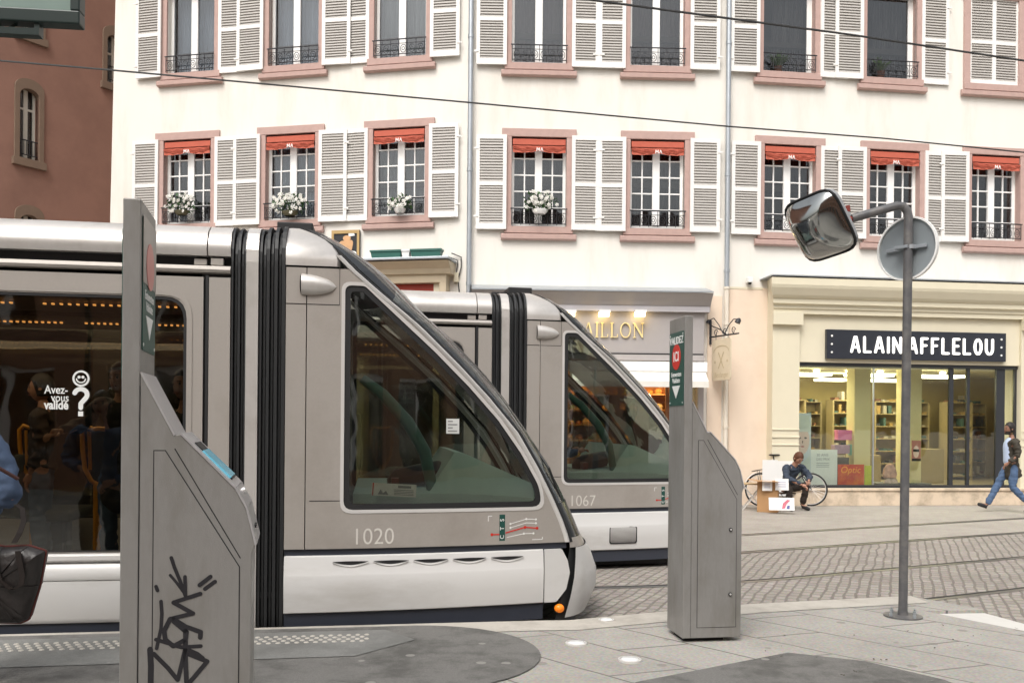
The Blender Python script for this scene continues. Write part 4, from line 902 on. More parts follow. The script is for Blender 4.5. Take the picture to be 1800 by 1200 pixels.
# ------------------------------------------------------------------ ticket validator pillars
PR = [(.0, 1.80), (.105, 1.585), (.125, 1.59), (.30, 1.40), (.335, 1.33), (.365, 1.20), (.355, 1.17), (.352, .03), (0, .03)]
PR = [(x, z - .135 if z > .1 else z) for x, z in PR]     # heights above the platform
PR0 = [(x, z) for x, z in PR]
HK = 2.26
def make_kiosk(M, label, u_sign, kx=1.0):
    PR = [(x * kx, z) for x, z in PR0]
    k = root('ticket_pillar', label, 'ticket machine', M, 'ticket validators on the platform')
    T, Wd = .058, .33
    mb = MB(); mb.box(-T, 0, 0, Wd, .03, HK); mb.build('slab', kiosk, k, bevel=.004)
    mb = MB(); mb.box(-.0015, .001, .002, Wd - .002, .035, 1.62); mb.build('joint_gap', black, k)
    # wedge body
    mb = MB(); w0 = .004; mb.prism([(.0012, .03)] + [PR[7], PR[6], PR[5], PR[4], PR[3], PR[2], PR[1]] + [(.0012, PR[0][1])], w0, Wd - w0)
    mb.build('wedge_body', kiosk, k, bevel=.003)
    # bright sloping top cover
    def cover(a, b, t=.006):
        a, b = Vector(a), Vector(b); d = (b - a).normalized(); n = Vector((-d.y, d.x)) * t; n = n if n.x > 0 else -n
        return [tuple(a), tuple(b), tuple(b + n), tuple(a + n)]
    mb = MB(); mb.prism(cover(PR[0], PR[1]), .0, Wd, ()); mb.prism(cover(PR[2], PR[3], .007), .0, Wd); mb.prism(cover(PR[3], PR[4], .007), .0, Wd); mb.prism(cover(PR[4], PR[5], .007), .0, Wd)
    mb.build('top_cover', kiosklt, k)
    mb = MB(); mb.prism(cover((PR[2][0] + .035, PR[2][1] - .038), (PR[3][0] - .02, PR[3][1] + .022), .0115), .07, .26); mb.build('display_bezel', black, k)
    mb = MB(); mb.prism(cover((PR[2][0] + .062, PR[2][1] - .067), (PR[3][0] - .026, PR[3][1] + .028), .0140), .06, .27); mb.build('display_screen', mat('lcd_blue', (0.16, 0.52, 0.68), .2), k)
    mb = MB(); c = Vector(PR[4]) * .4 + Vector(PR[5]) * .6
    mb.box(c.x + .0, c.x + .013, .12, .21, c.y - .004, c.y + .006); mb.box(c.x - .002, c.x + .010, .13, .20, c.y - .05, c.y - .045); mb.build('ticket_slot', black, k)
    mb = MB(); mb.lathe([(.012, 0), (.012, .01), (.001, .013)], 12, Matrix.Translation((PR[3][0] + .018, .17, PR[3][1] - .02)) @ Matrix.Rotation(R(65), 4, 'Y')); mb.build('button', trimsil, k, smooth=40)
    # panels on the near side face
    def panel_lines(poly, w=.0035):
        mb = MB(); n = len(poly)
        c = Vector((sum(p[0] for p in poly) / n, sum(p[1] for p in poly) / n))
        mb.prism(poly, w0 - .0012, w0); return mb
    door = [(.045, .10), (.318 * kx, .10), (.318 * kx, .99), (.085, 1.40), (.045, 1.40)]
    def inset(poly, d):
        out = []; n = len(poly); ar = sum(poly[i][0] * poly[(i + 1) % n][1] - poly[(i + 1) % n][0] * poly[i][1] for i in range(n)); s = 1 if ar > 0 else -1
        for i in range(n):
            p, a, b = Vector(poly[i]), Vector(poly[i - 1]), Vector(poly[(i + 1) % n]); e1 = (p - a).normalized(); e2 = (b - p).normalized()
            n1, n2 = Vector((-e1.y, e1.x)) * s, Vector((-e2.y, e2.x)) * s; m = (n1 + n2).normalized(); out.append(tuple(p + m * d / max(.3, m.dot(n1))))
        return out
    mb = MB(); mb.prism(door, w0 - .0012, w0 - .0001, [inset(door, .0035)]); mb.build('door_gap', black, k)
    mb = MB(); mb.prism(inset(door, .0035), w0 - .0022, w0 - .0002); d = mb.build('door', kiosk, k)
    mb = MB()
    for zz in ((1.0 - .22, .33) if u_sign else (.60 - .15,)):
        q = 1 if u_sign else 1.15
        mb.lathe([(.013 * q, 0), (.013 * q, .006), (.001, .008)], 14, Matrix.Translation((.285 if u_sign else .26, w0 - .003, zz)) @ Matrix.Rotation(R(90), 4, 'X'))
    mb.build('door_lock', black, k, smooth=40)
    mb = MB()
    for zz in ((1.0 - .22, .33) if u_sign else (.60 - .15,)): mb.lathe([(.007, .006), (.007, .010), (.001, .012)], 10, Matrix.Translation((.285 if u_sign else .26, w0 - .004, zz)) @ Matrix.Rotation(R(90), 4, 'X'))
    mb.build('key_cylinder', trimsil, k, smooth=40)
    up = [(.105, 1.385), (.325, 1.065)] 
    mb = MB(); a, b = Vector((PR[1][0] + .004, PR[1][1] - .045)), Vector((.335, 1.02)); dd = (b - a).normalized(); n = Vector((-dd.y, dd.x)) * .0018
    mb.prism([tuple(a - n), tuple(b - n), tuple(b + n), tuple(a + n)], w0 - .0009, w0); mb.build('head_gap', black, k)
    mb = MB(); mb.box(-.03, .26, .06, .26, 0, .03); mb.build('foot', black, k)
    # sign plates: thin plates screwed on both broad faces of the slab
    for side in (-1, 1):
        xf = -T if side < 0 else 0.0
        MS = M @ Matrix.Translation((xf, Wd / 2 , 0)) @ Matrix.Rotation(R(-90 if side < 0 else 90), 4, 'Z')
        pw, z0, z1 = .28, 1.77, 2.13 + .03
        if side < 0: pw, z0, z1 = .30, 1.64, 2.16
        else: z0, z1 = 1.745, 2.21
        mb = MB(); mb.prism(rpoly(rect(-pw / 2, pw / 2, z0, z1), .012), -.004, -.0005)
        pl = mb.build('sign_plate', green, k, MS)
        faded = side > 0 and not u_sign  # upper half washed out by a reflection, painted in as a pale film
        if faded: mb = MB(); mb.prism(rpoly(rect(-pw / 2 - .003, pw / 2 + .003, 1.98, z1 + .002), .01), -.006, -.0041); mb.build('reflection_film', mat('reflection_film', (.33, .30, .27), .35, var=.1), k, MS)
        hgt = z1 - z0
        mb = MB(); mb.prism(circ(0, z0 + hgt * .66, pw * .30, 28), -.006, -.0042); mb.build('sign_disc', mat('washed_red', (.62, .25, .22), .4) if faded else redp, k, MS if not faded else MS @ Matrix.Translation((0, -.002, .0)))  # washed disc: red lightened by the same reflection, put into its colour
        mb = MB()
        addtext(mb, 'VALIDEZ', 0, -.0045, z0 + hgt * .84, pw * .245, ext=.0012, align='CENTER', off=.001)
        addtext(mb, 'ICI', 0, -.0065, z0 + hgt * .605, pw * .32, ext=.0012, align='CENTER', off=.0015)
        addtext(mb, 'Entwerten', 0, -.0045, z0 + hgt * .395, pw * .165, ext=.001, align='CENTER')
        addtext(mb, 'Validate', 0, -.0045, z0 + hgt * .31, pw * .165, ext=.001, align='CENTER')
        mb.prism([(-pw * .28, z0 + hgt * .27), (0, z0 + hgt * .10), (pw * .28, z0 + hgt * .27)], -.006, -.0042)
        for sx in (-1, 1):
            for zz in (z0 + .02, z1 - .02): mb.prism(circ(sx * (pw / 2 - .018), zz, .006, 8), -.0055, -.004)
        mb.build('sign_print', white, k, MS)
    return k
pk = P(245, 745, 3.02); PHI = R(14)
KM1 = at(pk.x, pk.y, PZ, PHI)
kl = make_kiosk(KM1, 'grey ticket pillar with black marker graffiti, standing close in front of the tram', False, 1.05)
# black marker graffiti strokes on the side door
FK = Frame((pk.x, pk.y), PHI)
gr = MB(); nst = 0
def gs(pts, w):
    pp = []
    for u, v in pts: x, z = FK.uv(u, v); pp.append((x, z - PZ))
    stroke(gr, pp, w * 1.2, .0018, .0006)
Sg = 480 / 1252
def gz(*pts): return [(x * Sg, 740 + y * Sg) for x, y in pts]
for pts, w in ((gz((785, 625), (800, 670), (825, 730), (850, 800), (848, 712)), .010), (gz((780, 705), (810, 740), (850, 795)), .008),
        (gz((918, 790), (795, 830), (885, 880), (780, 905)), .012), (gz((915, 750), (965, 712)), .012), (gz((940, 768), (985, 735)), .012),
        (gz((738, 825), (742, 880), (738, 950), (718, 1040)), .010), (gz((780, 905), (752, 960), (758, 1000), (795, 1030), (850, 1000), (855, 965), (795, 915)), .013),
        (gz((795, 905), (850, 940), (920, 965), (918, 990)), .013), (gz((850, 960), (850, 1100), (855, 1195)), .013), (gz((715, 1000), (830, 1035), (920, 1030)), .011),
        (gz((850, 1060), (950, 1100), (870, 1195)), .013), (gz((705, 1065), (770, 1130), (815, 1185), (850, 1040)), .012), (gz((688, 1045), (692, 1120), (690, 1215)), .016), (gz((850, 1040), (905, 1065), (930, 1085)), .011), (gz((715, 757), (722, 775)), .010)):
    gs(pts, w)
gr.build('graffiti', mat('marker_black', (0.02, 0.019, 0.023), .45, var=.5, scale=30), kl, KM1)
pk2 = P(1217, 745, 6.1)
make_kiosk(at(pk2.x, pk2.y, PZ, R(8.5)), 'clean grey ticket pillar standing alone on the slabs, its green plate facing the trams', True, 1.04)

# ------------------------------------------------------------------ sign pole with mirror
pb = G(1587, 1083, PZ); Yp = pb.y
pt = P(1597, 372, Yp)
pole = root('mirror_pole', 'slender dark grey pole with bent arm bolted to the platform corner', 'pole', at(pb.x, pb.y, PZ))
lean = (pt.x - pb.x)
arm0 = P(1595, 362, Yp) - pb; elbow = P(1597, 375, Yp) - pb; arm1 = P(1497, 384, Yp) - pb
mb = MB(); top = elbow + Vector((0, 0, -.12))
bend = [top, elbow + Vector((0, 0, -.03)), elbow + Vector((-.012, 0, .02)), elbow + Vector((-.045, 0, .055)), elbow + Vector((-.09, 0, .06)), arm1]
mb.tube([(0, 0, 0), tuple(top * .5 + Vector((0, 0, 0))), *[tuple(b) for b in bend]], .034, 16); mb.build('pole_tube', poleg, pole, smooth=50)
mb = MB(); mb.lathe([(.145, 0), (.145, .012), (.04, .016), (.036, .05)], 28); mb.build('foot_plate', poleg, pole, smooth=30)
mb = MB()
for a in (20, 110, 200, 290): mb.lathe([(.014, .012), (.014, .034), (.008, .034), (.008, .05), (.001, .05)], 6, Matrix.Translation((.12 * math.cos(R(a)), .12 * math.sin(R(a)), 0)))
mb.build('foot_bolt', zinc, pole)
mb = MB(); a = arm1; mb.tube([tuple(a + Vector((.02, 0, -.0))), tuple(a + Vector((-.09, 0, -.02)))], .022, 10); mb.tube([tuple(a + Vector((-.03, 0, -.08))), tuple(a + Vector((-.035, 0, .09)))], .012, 8); mb.tube([tuple(a + Vector((-.03, 0, .05))), tuple(a + Vector((-.035, 0, .10)))], .022, 8)
mb.build('clamp', mat('rusty_red_clamp', (0.22, 0.03, 0.02), .6, var=.4, scale=25), pole, smooth=40)
# convex mirror
mc = P(1441, 398, Yp - .02)
MM = Matrix.Translation(mc) @ Matrix.Rotation(R(-13), 4, 'Y') @ Matrix.Rotation(R(-60), 4, 'Z') @ Matrix.Rotation(R(20), 4, 'X')
mi = root('traffic_mirror', 'bulging square traffic mirror clamped to the bent arm of the pole', 'mirror', MM)
hw, n = .250, 28; vs = []; fs = []
def sq(t, r, e=5.0):
    c, s_ = math.cos(t), math.sin(t); k = (abs(c) ** e + abs(s_) ** e) ** (-1 / e); return r * k * c, r * k * s_
rings = 10; NS = 48
mb = MB()
for i in range(rings + 1):
    q = i / rings; r = hw * math.sin(q * math.pi / 2) if i else .001
    for j in range(NS):
        x, z = sq(2 * math.pi * j / NS, r, 2.2 + 3.2 * q); y = -.17 * (max(0, 1 - (r / hw) ** 2.2)) ** .75
        mb.v.append((x, y, z * 1.02))
for i in range(rings):
    for j in range(NS): mb.f.append((i * NS + j, i * NS + (j + 1) % NS, (i + 1) * NS + (j + 1) % NS, (i + 1) * NS + j)); mb.mi.append(0)
mb.build('mirror_face', mirrorm, mi, smooth=75)
mb = MB(); rim = [sq(2 * math.pi * j / NS, hw + .004, 5.4) for j in range(NS)]
mb.tube([(x, .0, z * 1.02) for x, z in rim], .010, 8, close=True); mb.build('mirror_rim', black, mi, smooth=50)
mb = MB(); mb.prism([(x * .98, z) for x, z in rim], .008, .05); mb.prism([(x * .7, z * .7) for x, z in rim], .05, .09); mb.tube([(.10, .06, 0), (.25, .05, .0)], .02, 8); mb.build('mirror_back', mat('mirror_back_grey', (.3, .31, .32), .6), mi, bevel=.01)
# round sign seen from behind
rc = P(1595, 437, Yp + .06)
SM = Matrix.Translation(rc) @ Matrix.Rotation(R(-54), 4, 'Z')
ds = root('road_sign', 'grey back of a round road sign fixed to the pole below the mirror arm', 'road sign', SM)
RD = .252
mb = MB(); mb.lathe([(.001, -.002), (RD - .01, -.002), (RD - .004, .0)], 48, Matrix.Rotation(R(90), 4, 'X')); mb.build('sign_disc', aluback, ds, smooth=30)
mb = MB(); mb.lathe([(RD - .012, -.004), (RD - .012, .016), (RD + .003, .016), (RD + .003, -.012), (RD - .012, -.012), (RD - .012, -.004)], 48, Matrix.Rotation(R(90), 4, 'X')); mb.build('sign_rim', white, ds, smooth=30)
mb = MB(); mb.lathe([(.001, .0), (RD - .013, .0)], 48, Matrix.Translation((0, .008, 0)) @ Matrix.Rotation(R(90), 4, 'X')); mb.build('sign_front', redp, ds)
mb = MB(); mb.box(-.17, .17, -.028, -.003, -.014, .014); mb.box(-.055, .055, -.10, -.03, -.012, .012)
mb.build('sign_bracket', zinc, ds, bevel=.003)
MC = Matrix.Translation((rc.x - .002, Yp, rc.z)); mb = MB(); mb.lathe([(.0345, -.016), (.041, -.016), (.041, .016), (.0345, .016)], 20); mb.build('sign_clamp', zinc, ds, MC, smooth=30)

# ------------------------------------------------------------------ dark green platform sign overhead, upper left
Y = 3.3
a, b, c = P(0, 34, Y), P(138, 22, Y), P(70, 48, Y)
hs_ = root('platform_sign', 'dark green framed glass panel of the platform sign hanging into the upper left corner', 'sign', at(a.x, Y, 0, R(6)))
L_ = (b - a).length; zt = a.z
gfr = mat('green_black_frame', (0.018, 0.032, 0.030), .35, var=.1)
mb = MB(); mb.box(-1.6, L_, -.03, .03, zt - .015, zt + .035); mb.box(L_ - .035, L_, -.03, .03, zt + .035, zt + .7); mb.box(-1.6, -1.56, -.03, .03, 0.15, zt + .7); mb.box(-1.56, L_ - .035, -.03, .03, zt + .66, zt + .7); mb.build('sign_frame', gfr, hs_, bevel=.005)
mb = MB(); mb.box(-1.56, L_ - .035, -.008, .008, zt + .035, zt + .66); mb.build('sign_panel', mat('milky_panel', (0.26, 0.34, 0.31), .2), hs_)
mb = MB(); e = L_ * .50; mb.box(-.6, e, -.02, .02, zt - .06, zt - .035); mb.box(e - .018, e, -.02, .02, zt - .035, zt - .015); mb.tube([(.02, 0, zt - .04), (.06, 0, zt - .015)], .006, 6); mb.tube([(-.02, 0, zt - .015), (.03, 0, zt - .04)], .006, 6); mb.build('lower_rail', gfr, hs_)

# ------------------------------------------------------------------ tram (x forward, near side y=-1.2, z up)
HWD = 1.2
def lerp_tab(tab, z):
    if z <= tab[0][0]: return tab[0][1]
    for (z0, v0), (z1, v1) in zip(tab, tab[1:]):
        if z <= z1: return v0 + (v1 - v0) * (z - z0) / (z1 - z0)
    return tab[-1][1]
XT = [(-.05, 2.36), (.08, 2.50), (.28, 2.60), (.42, 2.60), (.57, 2.54), (.72, 2.44), (1.06, 2.28), (1.35, 2.12), (1.61, 1.94), (1.85, 1.78), (2.07, 1.60), (2.33, 1.34), (2.55, 1.09), (2.75, .90), (2.85, .79), (2.98, .60), (3.10, .42), (3.16, .30)]
XS = [(-.05, 2.06), (.2, 2.12), (.45, 2.18), (.66, 2.22), (.72, 2.22), (.88, 2.16), (1.06, 2.075), (1.3, 1.95), (1.58, 1.78), (1.857, 1.54), (2.085, 1.32), (2.39, 1.00), (2.64, .69), (2.80, .50), (2.94, .36), (3.06, .22), (3.16, .10)]
xt = lambda z: lerp_tab(XT, z)
xs = lambda z: lerp_tab(XS, z)
taper = lambda x: .048 * x * x if x > 0 else 0.0
def roofin(z): return 0 if z < 2.86 else .30 * ((z - 2.86) / .30) ** 2.2      # rounding of the roof edge
def S(x, z, out=0.0): return (x, -(HWD - taper(x)) + roofin(z) - out, z)      # near side surface
def Sf(x, z, out=0.0): a = S(x, z, out); return (a[0], -a[1], a[2])
def plate(outline, holes=(), t=.02, out=0.0, xstep=.25, side=-1):
    """flat panel in the side plane, cut into strips and bent to the taper of the nose"""
    mb = MB(); mb.prism(outline, 0, t, holes)
    bm = bmesh.new(); vs = [bm.verts.new(v) for v in mb.v]
    for f in mb.f:
        try: bm.faces.new([vs[i] for i in f])
        except ValueError: pass
    x0 = min(v.co.x for v in bm.verts); x1 = max(v.co.x for v in bm.verts); x = x0 + xstep
    while x < x1 - .02:
        if x > 0: bmesh.ops.bisect_plane(bm, geom=bm.verts[:] + bm.edges[:] + bm.faces[:], plane_co=(x, 0, 0), plane_no=(1, 0, 0))
        x += xstep
    bm.verts.index_update(); o = MB()
    for v in bm.verts:
        y = -(HWD - taper(v.co.x)) + roofin(v.co.z) - out + v.co.y
        o.v.append((v.co.x, y if side < 0 else -y, v.co.z))
    o.f = [tuple(v.index for v in f.verts) for f in bm.faces]; o.mi = [0] * len(o.f); bm.free(); return o
def both(name, m, parent, outline, holes=(), t=.02, out=0.0, **k):
    for sd in (-1, 1): plate(outline, holes, t, out, side=sd).build(name, m, parent, **k)
CAR0 = -8.2
HOLE_BIG = rpoly(rect(-3.9, -.70, .705, 2.555), [.02, .05, .16, .16])
HOLE_2 = rpoly(rect(-7.6, -4.5, .705, 2.555), [.02, .05, .16, .16])
def front_shell(z0, z1, a0, a1, dz=.06, da=7, out=0.0, exp=2.4):
    """surface patch of the nose: heights z0..z1, angle a0..a1 (0 = near side end of the flank, 90 = tip, 180 = far side)"""
    nz = max(1, int(round((z1 - z0) / dz))); na = max(1, int(round((a1 - a0) / da))); mb = MB()
    for i in range(nz + 1):
        z = z0 + (z1 - z0) * i / nz; X0, X1 = xs(z), xt(z); w = HWD - taper(X0) - roofin(z)
        for j in range(na + 1):
            a = R(a0 + (a1 - a0) * j / na); c, s_ = math.cos(a), math.sin(a)
            y = -math.copysign(abs(c) ** (2 / exp), c) * (w + out); x = X0 + (X1 - X0) * abs(s_) ** (2 / 1.9) + out * s_
            mb.v.append((x, y, z))
    for i in range(nz):
        for j in range(na): p = i * (na + 1) + j; mb.f.append((p, p + 1, p + na + 2, p + na + 1)); mb.mi.append(0)
    return mb
def make_tram(M, label, number, numside, slots=True):
    t = root('tram', label, 'tram', M, 'trams at the stop')
    # ---- rear car
    pr = [(-1.185, 2.865), (-1.20, 2.91), (-1.19, 2.97), (-1.145, 3.05), (-1.05, 3.105), (-.92, 3.13), (-.5, 3.16)]
    pr = pr + [(-y, z) for y, z in pr[::-1]]
    mb = MB(); mb.sweepx(pr, CAR0, -.565); mb.sweepx(pr, -.555, -.395); mb.build('roof_fairing', tramsil, t, smooth=35)
    mb = MB(); mb.box(CAR0, -.395, -1.12, 1.12, 2.76, 2.87); mb.box(-.57, -.55, -1.195, 1.195, .1, 2.72); mb.box(-.60, -.39, -1.16, 1.16, .12, 2.76); mb.build('recess', black, t)
    mb = MB(); mb.box(-.66, -.57, -1.16, -1.125, 2.80, 2.845); mb.box(-.54, -.45, -1.17, -1.125, 2.80, 2.85); mb.build('roof_latch', tramgrey, t, bevel=.004)
    both('side_panel', tramgrey, t, rect(CAR0, -.585, .70, 2.705), [HOLE_BIG, HOLE_2], t=.03)
    both('end_panel', tramgrey, t, rect(-.545, -.395, .12, 2.705), t=.03)
    for sd in (-1, 1):
        mb = MB(); mb.sweepx([(sd * 1.16, 2.735), (sd * 1.205, 2.74), (sd * 1.215, 2.76), (sd * 1.19, 2.79), (sd * 1.16, 2.79)], CAR0, -.395); mb.build('belt_rail', tramgrey, t, smooth=40)
        mb = MB(); mb.sweepx([(sd * 1.16, .63), (sd * 1.205, .632), (sd * 1.228, .652), (sd * 1.225, .680), (sd * 1.20, .698), (sd * 1.16, .70)], CAR0, -.585); mb.build('window_sill', trimsil, t, smooth=40)
        mb = MB(); mb.sweepx([(sd * 1.16, .505), (sd * 1.224, .507), (sd * 1.232, .53), (sd * 1.220, .60), (sd * 1.20, .625), (sd * 1.16, .628)], CAR0, -.585); mb.sweepx([(sd * 1.16, .20), (sd * 1.205, .20), (sd * 1.222, .23), (sd * 1.220, .502), (sd * 1.16, .503)], CAR0, -.585); mb.build('skirt', tramwhite, t, smooth=30)
        mb = MB(); mb.box(CAR0, -.585, sd * 1.14, sd * 1.19, .08, .199); mb.build('lower_skirt', navy, t)
        ring = rpoly(rect(-3.9, -.70, .705, 2.555), [.02, .05, .16, .16]); inner = rpoly(rect(-3.865, -.722, .715, 2.535), [.02, .05, .15, .15])
        plate(ring, [inner], .022, -.004, side=sd).build('window_seal', black, t)
        g = plate(inner, (), .006, -.012, side=sd).build('window_glass', tram_glass, t)
        inner2 = rpoly(rect(-7.57, -4.52, .715, 2.535), [.02, .05, .15, .15]); plate(inner2, (), .006, -.012, side=sd).build('window_glass', tram_glass, t)
        fr2 = rpoly(rect(-3.98, -.66, .705, 2.615), [.02, .05, .22, .22]); f2 = rpoly(rect(-3.93, -.69, .706, 2.565), [.02, .05, .17, .17])
        plate(fr2, [f2], .008, .006, side=sd).build('window_surround', tramgrey, t, smooth=30)
    # ---- bellows
    mb = MB()
    def hoop(x, w, y, z1, z0=.12, r=.30, th=.05):
        o = rpoly([(-y, z0), (y, z0), (y, z1), (-y, z1)], [.02, .02, r, r], 6); i = rpoly([(-y + th, z0 + th), (y - th, z0 + th), (y - th, z1 - th), (-y + th, z1 - th)], [.02, .02, r, r], 6)
        m_ = Matrix(((0, 1, 0, x), (1, 0, 0, 0), (0, 0, 1, 0), (0, 0, 0, 1)))
        return o, i, m_
    for x, w, y, z1 in ((-.390, .014, 1.19, 3.13), (-.368, .016, 1.165, 3.10), (-.345, .018, 1.185, 3.125), (-.320, .014, 1.165, 3.10), (-.298, .012, 1.185, 3.12), (-.188, .016, 1.18, 3.12), (-.163, .016, 1.16, 3.10), (-.138, .022, 1.19, 3.14), (-.108, .016, 1.165, 3.11), (-.082, .024, 1.19, 3.145), (-.052, .016, 1.165, 3.11), (-.028, .026, 1.20, 3.15)):
        o, i, m_ = hoop(x, w, y, z1); mb.prism(o, 0, w, [i], m_)
    o, i, m_ = hoop(-.38, .37, 1.13, 3.07); mb.prism(o, 0, .375, [i], m_)
    mb.build('bellows', rubber, t, bevel=.003)
    mb = MB(); o, i, m_ = hoop(-.285, .088, 1.195, 3.13); mb.prism(o, 0, .088, [i], m_); mb.build('bellows_hoop', tramsil, t, bevel=.008)
    # ---- nose module
    # roof cap
    mb = MB(); zz = [2.815, 2.86, 2.92, 2.98, 3.03, 3.07, 3.10, 3.125, 3.14]
    cap = lambda z: .395 - .30 * max(0, (z - 2.86) / .28) ** 2.0
    rows = []
    for z in zz:
        y = HWD - roofin(z) * .95; rows.append([(0, -y, z), (cap(z) - .02, -y, z), (cap(z) + .0, -y + .03, z), (cap(z) + .01, -y + .3, z), (cap(z) + .05, 0, z), (cap(z) + .01, y - .3, z), (cap(z), y - .03, z), (cap(z) - .02, y, z), (0, y, z)])
    rows.append([(0, 0, 3.15)] + [(min(p[0], .05), p[1] * .5, 3.15) for p in rows[-1][1:-1]] + [(0, 0, 3.15)])
    for r_ in rows: mb.v += r_
    k = 9
    for i in range(len(rows) - 1):
        for j in range(k - 1): mb.f.append((i * k + j, i * k + j + 1, (i + 1) * k + j + 1, (i + 1) * k + j)); mb.mi.append(0)
    mb.build('nose_roof', tramsil, t, smooth=50)
    mb = MB(); mb.box(-.12, .16, -.7, .3, 3.14, 3.245); mb.box(-.30, -.12, -.6, .2, 3.14, 3.20); mb.build('roof_hatch', black, t, bevel=.01)
    mb = MB(); mb.box(0, .385, -1.165, 1.165, 2.70, 2.82); mb.box(0, .15, -1.17, -1.10, .1, 2.7); mb.box(0, .15, 1.10, 1.17, .1, 2.7); mb.build('inner_frame', black, t)
    # side body with the big window opening
    base = [(.435, .995), (1.985, .995)] + [(xs(z) - .062 - .035 * (z - 1.0) / 1.7, z) for z in (1.16, 1.42, 1.68, 1.94, 2.2, 2.45)] + [(.58, 2.68), (.435, 2.68)]
    rad = [.07, .075] + [.3] * 6 + [.06, .05]
    WIN_ = lambda d: rpoly(inset_poly(base, d), [max(.02, q - d * .6) if q < .2 else q for q in rad], 4)
    wpts = WIN_(0)
    body = [(0.157, .705), (2.225, .705)] + [(xs(z) - .035, z) for z in (.88, 1.06, 1.3, 1.58, 1.72, 1.857, 1.97, 2.085, 2.24, 2.39, 2.52, 2.64, 2.72, 2.80)] + [(.157, 2.80)]
    both('nose_side', tramgrey, t, body, [wpts], t=.025, smooth=30)
    both('nose_door_post', tramgrey, t, rect(.004, .1495, .705, 2.525), t=.025); both('nose_door_post', tramgrey, t, rect(.004, .1495, 2.533, 2.80), t=.025)
    mb = plate(rect(.1575, .395, 2.526, 2.532), (), .002, .0012); q = plate(rect(.185, .43, 1.061, 1.067), (), .002, .0012); mb.add(q.v, q.f); q = plate(rect(.392, .396, 2.532, 2.80), (), .002, .0012); mb.add(q.v, q.f)
    mb.build('panel_gap', black, t)
    for sd in (-1, 1):
        plate(WIN_(-.026), [wpts], .006, .004, side=sd).build('window_rim', trimsil, t, smooth=30)
        plate(wpts, [WIN_(.042)], .010, -.005, side=sd).build('window_seal', black, t)
        plate(WIN_(.036), (), .006, -.016, side=sd).build('window_glass', cab_glass, t)
        # skirt of the nose
        mb = MB(); n = 12; X1_ = 2.00; prof = [(-.004, .228), (.012, .236), (.022, .36), (.026, .50), (.020, .515), (.004, .60), (-.006, .645), (-.02, .655)]
        for i in range(n + 1):
            x = .005 + (X1_ - .005) * i / n
            for oo, z in prof: mb.v.append((x, sd * (HWD - taper(x) + oo), z))
        k = len(prof)
        for i in range(n):
            for j in range(k - 1): mb.f.append((i * k + j, i * k + j + 1, (i + 1) * k + j + 1, (i + 1) * k + j)); mb.mi.append(0)
        mb.build('skirt', tramwhite, t, smooth=35)
        mb = plate(rect(.005, 2.0, .10, .226), (), .03, -.012, side=sd); q = plate(rect(.005, 2.2, .655, .704), (), .02, -.02, side=sd); mb.add(q.v, q.f)
        q = plate(rect(2.0, 2.006, .2, .66), (), .02, -.004, side=sd); mb.add(q.v, q.f); mb.build('lower_skirt', navy, t)
        # air slots, or a grille on the other unit
        if slots:
            mb = MB()
            for i in range(5):
                a = .36 + i * .302; pts = [(a, .608)] + [(a + .265 * k_ / 10, .608 - .024 * math.sin(math.pi * k_ / 10)) for k_ in range(1, 10)] + [(a + .265, .608)] + [(a + .265 * k_ / 10, .608 + .003 * math.sin(math.pi * k_ / 10)) for k_ in range(9, 0, -1)]
                q = plate(pts, (), .012, .0085, side=sd); mb.add(q.v, q.f)
            mb.build('air_slot', black, t)
            for i in range(5):
                a = .36 + i * .302; mb = MB(); mb.tube([((a + .265 * k_ / 12), sd * (HWD - taper(a + .265 * k_ / 12) + .012), .603 - .032 * math.sin(math.pi * k_ / 12)) for k_ in range(13)], .0032, 6)
                mb.build('slot_lip', tramwhite, t, smooth=60)
        else:
            gx0, gx1, gz0, gz1 = .98, 1.32, .30, .50
            plate(rpoly(rect(gx0, gx1, gz0, gz1), .03), [rpoly(rect(gx0 + .012, gx1 - .012, gz0 + .012, gz1 - .012), .022)], .01, .0255, side=sd).build('grille_frame', black, t)
            mb = MB(); z = gz0 + .022
            while z < gz1 - .018: q = plate(rect(gx0 + .014, gx1 - .014, z, z + .004), (), .006, .0262, side=sd); mb.add(q.v, q.f); z += .013
            mb.build('grille_bars', mat('grille_grey', (.16, .15, .14), .6), t)
        # lamp pod on the door post
        mb = MB(); rings = 10; NS = 14
        for i in range(rings + 1):
            q = i / rings; x = .115 + .255 * q; r_ = (1 - q ** 2.2) ** .6 if q < 1 else .02
            for j in range(NS): a = 2 * math.pi * j / NS; mb.v.append((x + .0, sd * (1.195 + .052 * r_ * max(-.3, math.cos(a))), 2.675 - .012 * q + .080 * r_ * math.sin(a)))
        for i in range(rings):
            for j in range(NS): mb.f.append((i * NS + j, i * NS + (j + 1) % NS, (i + 1) * NS + (j + 1) % NS, (i + 1) * NS + j)); mb.mi.append(0)
        mb.build('lamp_pod', tramsil, t, smooth=60)
        mb = MB(); mb.lathe([(.001, .0), (.048, .0), (.070, -.005)], 16, Matrix.Translation((.111, sd * 1.197, 2.675)) @ Matrix.Scale(.62, 4, (0, 1, 0)) @ Matrix.Rotation(R(90), 4, 'Y')); mb.build('pod_lens', black, t)
        mb = MB(); c = (2.14, sd * (HWD - taper(2.14) + .0), .175); mb.lathe([(.001, .03), (.03, .026), (.045, .012), (.048, -.01)], 14, Matrix.Translation(c) @ Matrix.Rotation(R(90) * (1 if sd < 0 else -1), 4, 'X') @ Matrix.Scale(.85, 4, (1, 0, 0)) @ Matrix.Scale(.75, 4, (0, 1, 0))); mb.build('indicator', mat('amber_lens', (.85, .22, .015), .25, emit=(1, .25, .02), es=.25), t, smooth=60)
